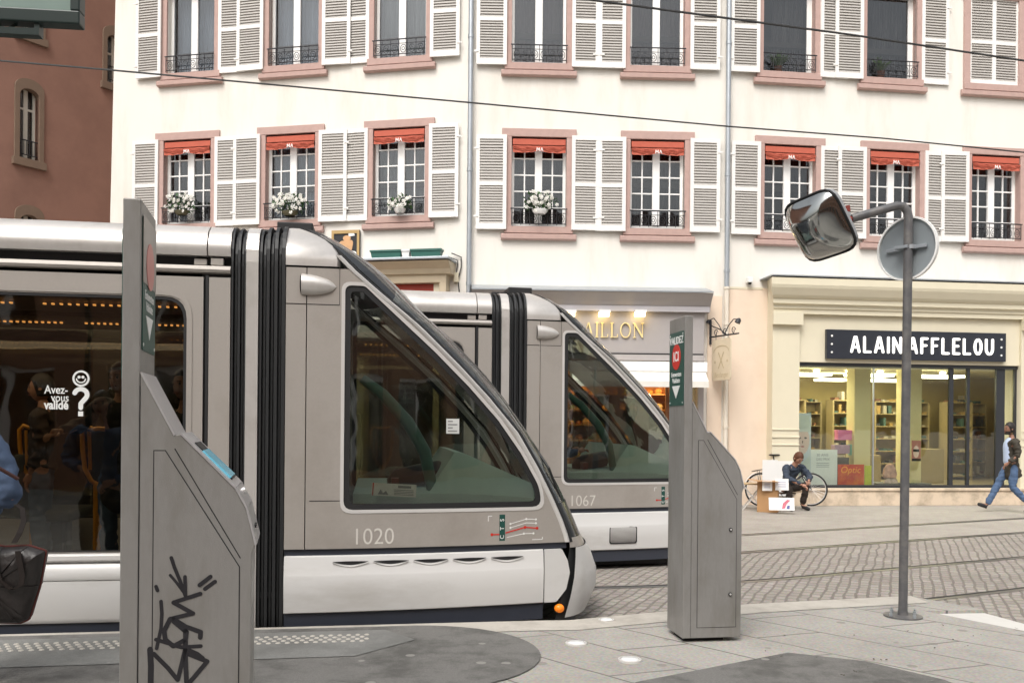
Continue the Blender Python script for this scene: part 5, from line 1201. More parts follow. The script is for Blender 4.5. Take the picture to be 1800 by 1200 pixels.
        # pillar strip following the windshield edge
        mb = MB(); zs_ = [.705 + i * (2.90 - .705) / 40 for i in range(41)]
        for z in zs_:
            x = xs(z); y = HWD - taper(x) - roofin(z)
            for dx, dy in ((-.040, .003), (-.034, .012), (-.008, .016), (.004, .006), (.006, -.010)): mb.v.append((x + dx, sd * (y + dy), z))
        for i in range(40):
            for j in range(4): mb.f.append((i * 5 + j, i * 5 + j + 1, i * 5 + j + 6, i * 5 + j + 5)); mb.mi.append(0)
        mb.build('pillar_strip', trimsil, t, smooth=50)
        mb = MB()
        for z in zs_:
            x = xs(z); y = HWD - taper(x) - roofin(z)
            for dx, dy in ((.004, .004), (.012, .008), (.030, -.004), (.034, -.03)): mb.v.append((x + dx, sd * (y + dy - .002), z))
        for i in range(40):
            for j in range(3): mb.f.append((i * 4 + j, i * 4 + j + 1, i * 4 + j + 5, i * 4 + j + 4)); mb.mi.append(0)
        mb.build('windshield_seal', black, t, smooth=50)
    front_shell(1.02, 3.08, 8, 172, out=-.006).build('windshield', wind_glass, t, smooth=60)
    front_shell(2.80, 3.14, 4, 176, out=-.012).build('windshield_header', black, t, smooth=60)
    front_shell(.735, 1.02, 4, 176, out=-.002).build('windshield_base', mat('wiper_cowl_black', (.02, .022, .024), .18), t, smooth=60)
    front_shell(.66, .74, -2, 182, out=.0).build('nose_lip', tramgrey, t, smooth=60)
    front_shell(.10, .66, 13, 167, dz=.04, out=.012).build('bumper', tramwhite, t, smooth=60)
    front_shell(.08, .68, -4, 184, dz=.05, out=-.02).build('bumper_joint', rubber, t, smooth=60)
    for sd in (-1, 1): plate(rpoly([(2.008, .232), (2.11, .232), (2.195, .33), (2.225, .46), (2.205, .56), (2.155, .653), (2.008, .653)], [.005, .03, .06, .06, .04, .02, .005]), (), .03, .016, side=sd).build('bumper_corner', tramwhite, t, smooth=40)
    front_shell(-.02, .12, 8, 172, out=-.03).build('chin', navy, t, smooth=60)
    for sd in (-1, 1):
        mb = MB(); mb.tube([(2.24, sd * .86, .86), (2.05, sd * .95, 1.3), (1.8, sd * .6, 1.75)], .010, 6); mb.tube([(2.24, sd * .86, .86), (2.30, sd * .80, .78)], .02, 6); mb.build('wiper', black, t)
        mb = MB(); mb.prism(rpoly(rect(.90, 1.22, .33, .55), .03), -HWD - .03 + .03, -HWD + .06, ()); 
    # underframe
    mb = MB(); mb.box(CAR0, 1.75, -.95, .95, .03, .34); mb.box(-.4, 0, -1.05, 1.05, .08, .3); mb.build('underframe', black, t)
    # floor, ceiling, interior
    inter = mat('tram_interior_grey', (0.30, 0.28, 0.25), .7, var=.1)
    mb = MB(); mb.box(CAR0, .40, -1.14, 1.14, .34, .38); mb.box(.40, 2.0, -.98, .98, .34, .38); mb.build('floor', mat('tram_floor', (0.10, 0.10, 0.10), .7), t)
    mb = MB(); mb.box(CAR0, -.60, -1.13, 1.13, 2.53, 2.57); mb.build('ceiling', mat('tram_ceiling', (.24, .17, .12), .5, var=.25, scale=4), t)
    mb = MB(); mb.box(CAR0 - .04, CAR0, -1.17, 1.17, .3, 2.9); mb.build('rear_wall', inter, t)
    amb = emis('ceiling_bulb', (1.0, .46, .14), 1.5)
    mb = MB()
    for yy, st, zz in ((-.95, .058, 2.505), (.10, .05, 2.475)):
        x = -3.8
        while x < -.74:
            if not (-2.0 < x < -1.82): mb.box(x, x + .016, yy, yy + .03, zz, zz + .012)
            x += st
    mb.build('ceiling_lamps', amb, t)
    mb = MB(); mb.box(-3.9, -.66, -.30, .36, 2.49, 2.529); mb.build('ceiling_duct', mat('duct_brown', (.13, .08, .05), .5), t)
    ld = bpy.data.lights.new('saloon_lamp', 'AREA'); ld.energy = 16; ld.size = 1.0; ld.shape = 'RECTANGLE'; ld.size_y = 3; ld.color = (1, .82, .62); lo = bpy.data.objects.new('saloon_lamp', ld); COL.objects.link(lo); lo.parent = t; lo.location = (-2.3, .05, 2.46); lo.rotation_euler = (0, 0, R(90))
    # yellow pole with lyre shaped grip
    for px, py in ((-1.55, -.35), (-3.0, -.35), (-2.3, .4)):
        mb = MB(); mb.tube([(px, py, .38), (px, py, 1.14)], .035, 10)
        for s_ in (-1, 1): mb.tube([(px, py, 1.13), (px + s_ * .05, py, 1.16), (px + s_ * .10, py, 1.26), (px + s_ * .12, py, 1.42), (px + s_ * .125, py, 1.56), (px + s_ * .09, py, 1.60), (px + s_ * .04, py, 1.58), (px, py, 1.585)], .018, 8)
        mb.tube([(px - .07, py, 1.56), (px - .06, py, 1.25)], .014, 6); mb.build('grab_pole', YEL, t, smooth=50)
    seatm = mat('seat_fabric', (.08, .085, .075), .85, var=.3, scale=40)
    for sx in (-3.4, -2.4, -1.2):
        mb = MB(); mb.box(sx, sx + .42, .35, 1.05, .75, .85); mb.box(sx - .06, sx + .02, .35, 1.05, .78, 1.35); mb.box(sx + .1, sx + .3, .6, .8, .38, .75); mb.build('passenger_seat', seatm, t, bevel=.03)
    mb = MB(); mb.box(-.62, -.60, .35, 1.12, .4, 2.5); mb.box(-.62, -.60, -1.12, -.45, .4, 1.25); mb.build('partition', inter, t)
    # cab
    dashm = mat('cab_dash_green', (0.46, 0.60, 0.53), .6, var=.08)
    mb = MB(); dp = [(.50, .90), (.50, 1.10), (1.10, 1.12), (1.22, 1.30), (1.30, 1.42), (1.38, 1.41), (1.95, 1.16), (2.12, 1.05), (2.14, .90)]
    n = len(dp); vsn = []
    for y, kx in ((-1.0, 0), (-.85, .0), (.85, .0), (1.0, 0)):
        low = abs(y) > .9; vsn.append([(x - (.10 if x > 1.9 and low else 0), y, (z if not low else min(z, 1.10 + (.0 if x < 1.9 else -.03)))) for x, z in dp])
    for r_ in vsn: mb.v += r_
    for i in range(3):
        for j in range(n): mb.f.append((i * n + j, i * n + (j + 1) % n, (i + 1) * n + (j + 1) % n, (i + 1) * n + j)); mb.mi.append(0)
    mb.f += [tuple(range(n)), tuple(range(3 * n, 4 * n))]; mb.mi += [0, 0]
    mb.build('dashboard', dashm, t, smooth=35)
    mb = MB(); mb.lathe([(.001, .16), (.20, .15), (.27, .09), (.28, 0)], 20, Matrix.Translation((1.05, -.30, 1.14)) @ Matrix.Rotation(R(-12), 4, 'Y')); mb.build('console_hood', mat('console_black', (.015, .015, .017), .5), t, smooth=40)
    mb = MB(); mb.box(.95, 1.0, -.45, -.15, 1.14, 1.26); mb.box(.80, .86, -.7, -.55, 1.12, 1.20); mb.build('console_screen', mat('console_maroon', (.10, .02, .025), .4), t)
    mb = MB(); mb.box(.955, .97, -.52, -.46, 1.16, 1.20); mb.build('console_lamp', emis('console_blue', (.4, .75, 1), 1.2), t)
    mb = MB(); mb.tube([(.56, -.86, 2.0), (.72, -.86, 1.88), (.92, -.86, 1.66), (1.06, -.86, 1.42), (1.12, -.86, 1.12)], [.035, .045, .05, .05, .045], 8, Matrix()); mb.build('cab_grab_bar', mat('cab_trim_green', (.05, .13, .10), .5), t, smooth=50)
    mb = MB(); mb.box(.25, .33, -.35, .25, 1.0, 1.75); mb.box(.30, .75, -.33, .23, .92, 1.04); mb.box(.45, .55, -.1, .0, .38, .92); mb.build('driver_seat', seatm, t, bevel=.04)
    mb = MB(); mb.box(.06, .10, -1.1, 1.1, .38, 1.1); mb.box(.06, .10, -1.1, -.5, 1.1, 2.6); mb.box(.06, .10, .35, 1.1, 1.1, 2.6); mb.build('cab_partition', mat('cab_wall', (.07, .065, .055), .7), t)
    mb = MB(); mb.box(.1, .42, -1.12, 1.12, 2.66, 2.70); mb.build('cab_ceiling', inter, t)
    # fleet number, transfer marks
    sm_ = MB(); addtext(sm_, number, 0, 0, 0, .175, ext=.0008, sx=.92, off=-.001)
    sm2 = MB(); sm2.v = [S(.497 + x, .735 + z, .0012 - y * .5) for x, y, z in sm_.v] if False else [(.497 + x, -(HWD - taper(.497 + x)) - .0014 + y * .4, .735 + z) for x, y, z in sm_.v]; sm2.f = sm_.f; sm2.mi = sm_.mi
    sm2.build('fleet_number', mat('number_silver', (.66, .63, .58), .35), t)
    def on(mb, x0, z0, sc=1.0):
        q = MB(); q.v = [(x0 + x * sc, -(HWD - taper(x0 + x * sc)) - .0014 + y * .4, z0 + z * sc) for x, y, z in mb.v]; q.f = mb.f; q.mi = mb.mi; return q
    lg = MB(); lg.box(0, .046, -.001, 0, 0, .205); on(lg, 1.635, .735).build('logo_bar', green, t)
    lg = MB()
    cts = MB()
    for i, ch in enumerate('CTS'):
        vs_, fs_ = font_mesh(ch, .045, .0008, off=.0005); cts.add([(.037 - b, -.003 - c, .013 + i * .069 + a) for a, b, c in vs_], fs_)
    on(cts, 1.635, .735).build('logo_initials', white, t)
    def lg_line(pts, w=.006): stroke(lg, pts, w, -.001, .001, round_=False)
    for p in (((.09, .13), (.22, .165), (.30, .16)), ((.09, .10), (.22, .135), (.30, .13)), ((.06, .025), (.20, .05), (.28, .05))): lg_line(p)
    for p in ((.09, .13), (.22, .165), (.30, .16), (.09, .10), (.30, .13), (.20, .05), (.28, .05)): lg.prism(circ(p[0], p[1], .009, 8), -.0022, 0)
    lg_line(((-.09, .155), (-.09, .195), (-.06, .195))); lg_line(((.27, .0), (.355, .0), (.355, .02)))
    on(lg, 1.635, .735).build('logo_lines', white, t)
    lg = MB()
    for p in (((-.06, .05), (.0, .05)), ((.05, .06), (.21, .10), (.31, .09))): stroke(lg, p, .009, -.0012, .001, round_=False)
    for p in ((-.06, .05), (.21, .10), (.31, .09)): lg.prism(circ(p[0], p[1], .012, 8), -.0022, 0)
    on(lg, 1.635, .735).build('logo_line', redp, t)
    return t
make_tram(at(-1.688 - math.sin(TH1) * HWD, 6.54 + math.cos(TH1) * HWD, 0, TH1), 'champagne coloured tram numbered 1020, standing right at the platform edge', '1020', -1)
of = P(925, 745, 9.8); TH2 = math.atan(.19)
MT2 = at(of.x - math.sin(TH2) * HWD, of.y + math.cos(TH2) * HWD, 0, TH2)
make_tram(MT2, 'champagne coloured tram numbered 1067, on the second track behind the other tram', '1067', -1, slots=False)

# ------------------------------------------------------------------ flowers on the balconies
def plant_mesh(n, rx, ry, rz, size, seed, cz=0.0):
    rnd = random.Random(seed); mb = MB()
    for _ in range(n):
        d = Vector((rnd.gauss(0, 1), rnd.gauss(0, 1), rnd.gauss(0, 1))).normalized() * rnd.uniform(.35, 1.05)
        c = Vector((d.x * rx, d.y * ry, cz + d.z * rz)); s = size * rnd.uniform(.6, 1.3)
        q = Matrix.Rotation(rnd.uniform(0, 6.28), 3, 'Z') @ Matrix.Rotation(rnd.uniform(-1.2, 1.2), 3, 'X')
        pts = [Vector((0, -s, 0)), Vector((s * .45, 0, s * .12)), Vector((0, s, 0)), Vector((-s * .45, 0, s * .12))]
        mb.add([c + q @ p for p in pts], [(0, 1, 2), (0, 2, 3)])
    return mb
leafm = mat('geranium_leaf', (0.045, 0.11, 0.03), .6, var=.4, scale=30)
petal = mat('white_petal', (0.78, 0.76, 0.70), .7, var=.06)
def flowers(fr, u, v, lab, s, seed):
    x, z = fr.uv(u, v, -.16); M = fr.M @ Matrix.Translation((x, -.17, z)); o = root('flower_pot', lab, 'flower pot', M, 'white flowers hung on the balcony railings')
    mb = MB(); mb.lathe([(.06 * s, -.06), (.095 * s, .0), (.10 * s, .04), (.09 * s, .04), (.08 * s, .02), (.001, .02)], 16, Matrix.Scale(1.4, 4, (1, 0, 0))); mb.build('pot', whitef if seed > 2 else mat('moss_pot', (.10, .09, .05), .8), o, smooth=40)
    plant_mesh(int(230 * s), .31 * s, .14, .19 * s, .05, seed, .16 * s).build('foliage', leafm, o, fixn=False)
    rnd = random.Random(seed + 5); mb = MB()
    for _ in range(int((26 + 8 * seed % 20) * s)):
        t = rnd.uniform(0, 6.28); r_ = rnd.uniform(.2, 1.08); c = Vector((.29 * s * r_ * math.cos(t), rnd.uniform(-.17, -.02), .17 * s + .18 * s * r_ * math.sin(t)))
        for k in range(5):
            a = k * 1.257 + t; d = Vector((math.cos(a), rnd.uniform(-.5, .2), math.sin(a))) * .034
            mb.add([c + Vector((0, -.012, 0)), c + d + Vector((-d.z, 0, d.x)) * .45, c + d * 1.15, c + d - Vector((-d.z, 0, d.x)) * .45], [(0, 1, 2), (0, 2, 3)])
    mb.build('blossom', petal, o, fixn=False)
def house_plant(fr, u, v, lab, seed):
    x, z = fr.uv(u, v, .05); M = fr.M @ Matrix.Translation((x, .05, z)); o = root('house_plant', lab, 'plant', M, 'plants inside the upper windows'); rnd = random.Random(seed)
    mb = MB(); mb.lathe([(.001, 0), (.07, 0), (.09, .12), (.001, .12)], 12); mb.build('pot', mat('dark_clay', (.10, .05, .035), .8), o, smooth=30)
    mb = MB()
    for _ in range(34):
        a = rnd.uniform(0, 6.28); L = rnd.uniform(.18, .42); t = rnd.uniform(.15, .95); d = Vector((math.cos(a) * t, math.sin(a) * t * .25, 1)).normalized(); e = Vector((-d.z, 0, d.x)) * .018
        mb.add([Vector((0, 0, .1)) - e, Vector((0, 0, .1)) + e, Vector((0, 0, .1)) + d * L * .6 + e, Vector((0, 0, .1)) + d * L + Vector((d.x * .08, 0, -.04)), Vector((0, 0, .1)) + d * L * .6 - e], [(0, 1, 2, 3, 4)])
    mb.build('foliage', mat('dull_leaf', (.03, .05, .022), .6, var=.4, scale=20), o, fixn=False)
house_plant(FR, 1368, 128, 'spiky plant behind the upper railing just right of the second downpipe', 3)
house_plant(FR, 1548, 136, 'spiky plant behind the upper railing above the traffic mirror arm', 4)
flowers(FL, 320, 374, 'white flowers and leaves hung at the window just right of the near ticket pillar', 1.2, 1)
flowers(FL, 510, 375, 'white flower bunch at the second window, just above the tram roof', 1.3, 2)
flowers(FL, 703, 370, 'white flowers in a white pot at the window left of the first downpipe', .92, 3)
flowers(FM, 949, 372, 'loose white flowers in a pot at the window right of the first downpipe', 1.2, 4)

# ------------------------------------------------------------------ figures
def skin_me(verts, edges, radii, sub=2, rt=0):
    me = bpy.data.meshes.new('s'); me.from_pydata([tuple(v) for v in verts], edges, []); o = bpy.data.objects.new('s', me); COL.objects.link(o)
    md = o.modifiers.new('skin', 'SKIN'); md.use_smooth_shade = True; md.branch_smoothing = .6
    lay = me.skin_vertices[0].data
    for i, r in enumerate(radii):
        lay[i].radius = (r, r) if not isinstance(r, (tuple, list)) else r; lay[i].use_root = (i == rt)
    if sub: sb = o.modifiers.new('sub', 'SUBSURF'); sb.levels = sub; sb.render_levels = sub
    dg = bpy.context.evaluated_depsgraph_get(); dg.update()
    m2 = bpy.data.meshes.new_from_object(o.evaluated_get(dg)); bpy.data.objects.remove(o); bpy.data.meshes.remove(me)
    vs = [tuple(v.co) for v in m2.vertices]; fs = [tuple(p.vertices) for p in m2.polygons]; bpy.data.meshes.remove(m2); return vs, fs
from mathutils import noise as mnoise
def folds(mb, amp=.010, sc=7.0):
    """push the cloth in and out along smooth ridges so it creases"""
    me = bpy.data.meshes.new('f'); me.from_pydata(mb.v, [], mb.f); me.update()
    nn = [tuple(v.normal) for v in me.vertices]; out = []
    for v, n_ in zip(mb.v, nn):
        p = Vector((v[0] * sc, v[1] * sc, v[2] * sc * 1.8)); q = 1 - 2 * abs(mnoise.noise(p)) + .5 * mnoise.noise(p * 2.3)
        out.append(tuple(Vector(v) + Vector(n_) * amp * (q - .5)))
    bpy.data.meshes.remove(me); mb.v = out; return mb
class Rig:
    def __init__(s): s.v, s.e, s.r, s.n = [], [], [], {}
    def add(s, name, p, r, parent=None):
        s.n[name] = len(s.v); s.v.append(Vector(p)); s.r.append(r)
        if parent: s.e.append((s.n[parent], s.n[name]))
        return s
    def mesh(s, sub=2, rt=None): return skin_me(s.v, s.e, s.r, sub, s.n[rt] if rt else 0)
def hand(mb, wrist, elbow, curl, side, thumb_up=1):
    """palm, four fingers of unequal length and a thumb, following the forearm direction"""
    w = Vector(wrist); d = (w - Vector(elbow)).normalized(); up = Vector((0, 0, 1)) if abs(d.z) < .8 else Vector((0, 1, 0))
    sd_ = d.cross(up).normalized() * side; nr = sd_.cross(d).normalized() * side
    rg = Rig(); rg.add('a', w - d * .01, (.020, .026)); rg.add('b', w + d * .045, (.017, .036), 'a'); rg.add('c', w + d * .085, (.014, .038), 'b'); vs, fs = rg.mesh(1); mb.add(vs, fs)
    for k, (o, ln) in enumerate(((-.030, .075), (-.010, .085), (.010, .078), (.030, .060))):
        b = w + d * .085 + sd_ * o; rg = Rig(); p = b; rg.add('0', p - d * .015, .0095); a = 0
        for j, f in enumerate((.45, .32, .25)):
            a += curl * (1 + .1 * k); dr = d * math.cos(a) - nr * math.sin(a); p = p + dr * ln * f; rg.add(str(j + 1), p, .0092 - j * .0012, str(j))
        vs, fs = rg.mesh(1); mb.add(vs, fs)
    rg = Rig(); b = w + d * .03 - sd_ * .028; t = (d * .7 - sd_ * .6 - nr * .3).normalized(); rg.add('0', b, .012); rg.add('1', b + t * .035, .0105, '0'); rg.add('2', b + (t * .6 + d * .5).normalized() * .062, .009, '1'); vs, fs = rg.mesh(1); mb.add(vs, fs)
def head_parts(root_, c, fwd, up, hair, skinm, hair_len=.0, M=None, beard=None):
    """c = head centre; returns (vertices for the body mesh) and adds eyes, hair"""
    f = Vector(fwd).normalized(); u = (Vector(up) - f * f.dot(Vector(up))).normalized(); r = f.cross(u)
    T = Matrix(((r.x, f.x, u.x, c[0]), (r.y, f.y, u.y, c[1]), (r.z, f.z, u.z, c[2]), (0, 0, 0, 1)))
    mb = MB(); n, m = 20, 16
    for i in range(m + 1):
        ph = math.pi * i / m - math.pi / 2; z = math.sin(ph); cr = math.cos(ph)
        for j in range(n):
            a = 2 * math.pi * j / n; x, y = math.cos(a) * cr, math.sin(a) * cr
            X_ = x * .076; Y_ = y * .096; Z_ = z * .118
            if z < 0: k_ = 1 - .30 * (-z) ** 1.5; X_ *= k_; Y_ = Y_ * (1 - .12 * -z) + .012 * -z
            if y > .6:      # face: brow, nose, mouth, chin
                g = (y - .6) / .4; ax = abs(x)
                Y_ += .020 * g * math.exp(-(ax / .16) ** 2) * math.exp(-((z + .16) / .17) ** 2)
                Y_ += .006 * g * math.exp(-((z - .22) / .10) ** 2); Y_ -= .008 * g * math.exp(-((ax - .38) / .16) ** 2) * math.exp(-((z - .05) / .10) ** 2)
                Y_ += .006 * g * math.exp(-(ax / .3) ** 2) * math.exp(-((z + .50) / .08) ** 2); Y_ += .010 * g * math.exp(-(ax / .3) ** 2) * math.exp(-((z + .82) / .14) ** 2)
            mb.v.append((X_, Y_, Z_))
    for i in range(m):
        for j in range(n): mb.f.append((i * n + j, i * n + (j + 1) % n, (i + 1) * n + (j + 1) % n, (i + 1) * n + j)); mb.mi.append(0)
    for s_ in (-1, 1): mb.lathe([(.001, .006), (.012, .008), (.018, .0), (.012, -.008)], 10, Matrix.Translation((s_ * .077, -.004, -.01)) @ Matrix.Rotation(R(80) * s_, 4, 'Y') @ Matrix.Scale(1.7, 4, (0, 0, 1)) @ Matrix.Scale(1.0, 4, (1, 0, 0)))
    hb = MB()
    for i in range(m + 1):
        ph = math.pi * i / m - math.pi / 2; z = math.sin(ph); cr = math.cos(ph)
        for j in range(n):
            a = 2 * math.pi * j / n; x, y = math.cos(a) * cr, math.sin(a) * cr
            k_ = 1.14 + .03 * math.sin(j * 5 + i * 3); lo = -.55 - hair_len * 4
            if y > .30: zz = max(z, .50 - .25 * (y < .55)); 
            else: zz = max(z, lo)
            c2 = math.sqrt(max(0, 1 - min(1, zz) ** 2)) if zz > z and y > .25 else cr
            kk = c2 / cr if cr > 1e-3 and c2 < cr else 1
            hb.v.append((x * kk * .076 * k_, y * kk * .096 * k_ - .006, zz * .118 * k_ + .004))
    for i in range(m):
        for j in range(n): hb.f.append((i * n + j, i * n + (j + 1) % n, (i + 1) * n + (j + 1) % n, (i + 1) * n + j)); hb.mi.append(0)
    hb.v = [tuple(T @ Vector(v)) for v in hb.v]; hb.build('hair', hair, root_, M, smooth=80)
    eb = MB()
    for s_ in (-1, 1): eb.lathe([(.011, -.002), (.008, .003), (.001, .005)], 8, T @ Matrix.Translation((s_ * .030, .088, .008)) @ Matrix.Rotation(R(-90), 4, 'X'))
    for s_ in (-1, 1): eb.box(s_ * .030 - .016, s_ * .030 + .016, .088, .097, .024, .030, T)
    eb.build('eye', mat('eye_dark', (.02, .014, .012), .3), root_, M)
    lb = MB(); lb.box(-.022, .022, .080, .098, -.064, -.056, T); lb.build('mouth', mat('lip', (.30, .10, .08), .5), root_, M)
    if beard:
        bb = MB()
        for i in range(7):
            for j in range(9): a = R(10 + j * 20); q = i / 6; bb.v.append(tuple(T @ Vector((math.cos(a) * .074 * (1 - .25 * q), math.sin(a) * .098 * (1 - .1 * q) + .008 * q, -.045 - .068 * q))))
        for i in range(6):
            for j in range(8): bb.f.append((i * 9 + j, i * 9 + j + 1, i * 9 + j + 10, i * 9 + j + 9)); bb.mi.append(0)
        bb.build('beard', hair, root_, M, smooth=80)
    return [tuple(T @ Vector(v)) for v in mb.v], mb.f
STAND = dict(pelvis=(0, 0, .95), waist=(0, 0, 1.08), chest=(0, 0, 1.30), neck=(0, -.01, 1.47), headc=(0, .015, 1.63), hipL=(-.09, 0, .92), hipR=(.09, 0, .92),
    kneeL=(-.10, .02, .50), kneeR=(.10, .02, .50), ankL=(-.10, -.02, .09), ankR=(.10, -.02, .09), toeL=(-.11, .14, .035), toeR=(.11, .14, .035),
    shL=(-.19, 0, 1.41), shR=(.19, 0, 1.41), elL=(-.24, -.03, 1.13), elR=(.24, -.03, 1.13), wrL=(-.24, .06, .88), wrR=(.24, .06, .88))
def person(label, M, pose=None, face=(0, 1, 0), up=(0, 0, 1), skinm=None, hair=None, top=None, trousers=None, shoe=None, coat=False, curl=.35, jacket_r=1.0, hair_len=0, beard=None, inner=None, name='person', coat_len=.62):
    p = dict(STAND); p.update(pose or {}); p = {k: Vector(v) for k, v in p.items()}; o = root(name, label, 'person', M)
    skinm = skinm or skin
    rg = Rig(); rg.add('pelvis', p['pelvis'], (.12, .10)); rg.add('waist', p['waist'], (.115, .09), 'pelvis'); rg.add('chest', p['chest'], (.135, .10), 'waist'); rg.add('neck', p['neck'], .055, 'chest'); nc = p['neck'].lerp(p['headc'], .5); rg.add('nk2', nc, .05, 'neck')
    for s_ in 'LR':
        rg.add('sh' + s_, p['sh' + s_], .052, 'chest'); rg.add('el' + s_, p['el' + s_], .038, 'sh' + s_); rg.add('fo' + s_, p['el' + s_].lerp(p['wr' + s_], .4), .035, 'el' + s_); rg.add('wr' + s_, p['wr' + s_], .023, 'fo' + s_)
        rg.add('hip' + s_, p['hip' + s_], .085, 'pelvis'); rg.add('th' + s_, p['hip' + s_].lerp(p['knee' + s_], .45), .072, 'hip' + s_); rg.add('knee' + s_, p['knee' + s_], .052, 'th' + s_); rg.add('ca' + s_, p['knee' + s_].lerp(p['ank' + s_], .35), .050, 'knee' + s_); rg.add('ank' + s_, p['ank' + s_], .034, 'ca' + s_); rg.add('toe' + s_, p['toe' + s_], .028, 'ank' + s_)
    body = MB(); vs, fs = rg.mesh(2, 'pelvis'); body.add(vs, fs)
    for s_, sd_ in (('L', -1), ('R', 1)): hand(body, p['wr' + s_], p['el' + s_], curl, sd_)
    vs, fs = head_parts(o, p['headc'], face, up, hair or mat('hair_dark', (.015, .011, .009), .6, var=.4, scale=60), skinm, hair_len, M, beard); body.add(vs, fs)
    body.build('body', skinm, o, M, smooth=80, fixn=False)
    # trousers
    rg = Rig(); rg.add('pelvis', p['pelvis'] + Vector((0, 0, .02)), (.135, .115)); rg.add('w', p['pelvis'].lerp(p['waist'], .8), (.128, .105), 'pelvis')
    for s_ in 'LR':
        rg.add('hip' + s_, p['hip' + s_], .10, 'pelvis'); rg.add('th' + s_, p['hip' + s_].lerp(p['knee' + s_], .45), .088, 'hip' + s_); rg.add('knee' + s_, p['knee' + s_], .070, 'th' + s_); rg.add('ca' + s_, p['knee' + s_].lerp(p['ank' + s_], .45), .066, 'knee' + s_); rg.add('an' + s_, p['knee' + s_].lerp(p['ank' + s_], .97), .064, 'ca' + s_)
    mb = MB(); mb.add(*rg.mesh(3, 'pelvis')); folds(mb, .014).build('trousers', trousers or mat('jeans', (.07, .12, .22), .8, var=.25, scale=18), o, M, smooth=80, fixn=False)
    # jacket
    j = jacket_r; rg = Rig(); rg.add('waist', p['waist'], (.145 * j, .120 * j)); rg.add('chest', p['chest'], (.160 * j, .125 * j), 'waist'); rg.add('col', p['chest'].lerp(p['neck'], 1.0), .078 * j, 'chest'); rg.add('hem', p['pelvis'] + Vector((0, 0, -.05)), (.158 * j, .135 * j), 'waist')
    if coat: rg.add('hem2', p['pelvis'] + Vector((0, -.05, -.48 * coat_len - .12)), (.20, .21), 'hem')
    for s_ in 'LR': rg.add('sh' + s_, p['sh' + s_], .072 * j, 'chest'); rg.add('el' + s_, p['el' + s_], .060 * j, 'sh' + s_); rg.add('wr' + s_, p['el' + s_].lerp(p['wr' + s_], .93), .044 * j, 'el' + s_)
    mb = MB(); mb.add(*rg.mesh(3, 'waist')); folds(mb, .022).build('jacket', top or mat('dark_coat', (.02, .02, .022), .8, var=.3, scale=20, bump=.4, bscale=25), o, M, smooth=80, fixn=False)
    for s_ in 'LR':
        a, t = p['ank' + s_], p['toe' + s_]; d = (t - a); d.normalize(); rg = Rig(); rg.add('h', a - d * .035 + Vector((0, 0, -.035)), .040); rg.add('m', a.lerp(t, .5) + Vector((0, 0, -.012)), .045, 'h'); rg.add('t', t + d * .03, .036, 'm'); rg.add('an', a + Vector((0, 0, .01)), .042, 'h')
        mb = MB(); mb.add(*rg.mesh(1, 'h')); mb.build('shoe', shoe or black, o, M, smooth=80, fixn=False)
    return o, p
# man walking past the optician, half out of the picture
foot = G(1742, 893, 0); 
mx = P(1776, 745, 17.6).x
walk = dict(kneeR=(.09, .10, .52), ankR=(.09, .33, .16), toeR=(.10, .47, .20), kneeL=(-.09, .02, .50), ankL=(-.09, -.33, .16), toeL=(-.10, -.22, .04), chest=(0, .02, 1.31), elR=(.24, -.16, 1.16), wrR=(.22, -.05, .95), elL=(-.25, -.02, 1.14), wrL=(-.20, .15, .98), headc=(0, .04, 1.64), hipL=(-.09, -.01, .92), hipR=(.09, .01, .92))
walk['ankR'] = (.09, .42, .13); walk['toeR'] = (.10, .565, .15); walk['kneeR'] = (.09, .22, .53)
coatm = mat('olive_black_coat', (.045, .038, .028), .85, var=.3, scale=18, bump=.4, bscale=25)
o, p = person('man in an open dark coat and blue jeans striding left past the optician', at(mx - .14, 17.3, 0, R(84)), walk, face=(-.15, 1, -.02), skinm=skind, top=coatm, coat=True, coat_len=.45, beard=True)
MW = WM[o.name]
mb = MB(); rg = Rig(); rg.add('a', p['pelvis'] + Vector((0, .02, -.04)), (.125, .150)); rg.add('b', p['waist'] + Vector((0, .03, 0)), (.11, .128), 'a'); rg.add('c', p['chest'] + Vector((0, .035, .04)), (.10, .118), 'b'); rg.add('d', p['neck'] + Vector((0, .015, .01)), .068, 'c'); mb.add(*rg.mesh(2))
mb.build('jumper', mat('pale_grey_jumper', (.42, .50, .66), .9, var=.08), o, MW, smooth=80, fixn=False)

# seller crouching on a low stool by the bicycle
sx0 = G(1398, 885, 0); SY = 17.5; sx = P(1392, 745, SY).x
crouch = dict(pelvis=(0, -.18, .42), waist=(0, -.14, .55), chest=(0, .02, .76), neck=(0, .12, .92), headc=(0, .21, 1.03), hipL=(-.10, -.14, .40), hipR=(.10, -.14, .40), kneeL=(-.20, .22, .50), kneeR=(.20, .22, .50), ankL=(-.17, .12, .10), ankR=(.17, .12, .10), toeL=(-.20, .28, .035), toeR=(.20, .28, .035),
    shL=(-.19, .06, .86), shR=(.19, .06, .86), elL=(-.27, .22, .66), elR=(.27, .20, .64), wrL=(-.10, .40, .60), wrR=(.07, .42, .52))
person('man in a grey-blue jacket crouched over his small sales stand beside the bicycle', at(sx, SY, 0, R(200)), crouch, face=(0, .75, -.6), up=(0, .5, .8), hair=mat('hair_reddish', (.10, .035, .015), .7, var=.3, scale=60), top=mat('slate_jacket', (.035, .048, .072), .85, var=.3, scale=14, bump=.3, bscale=25), trousers=mat('dark_brown_trousers', (.03, .022, .018), .85), curl=.6)
o = root('folding_stool', 'low folding stool under the crouching seller', 'stool', at(sx - .05, SY + .22, 0, R(10)))
mb = MB(); mb.box(-.17, .17, -.13, .13, .30, .325); mb.build('seat', mat('canvas_brown', (.10, .06, .04), .8), o, bevel=.01)
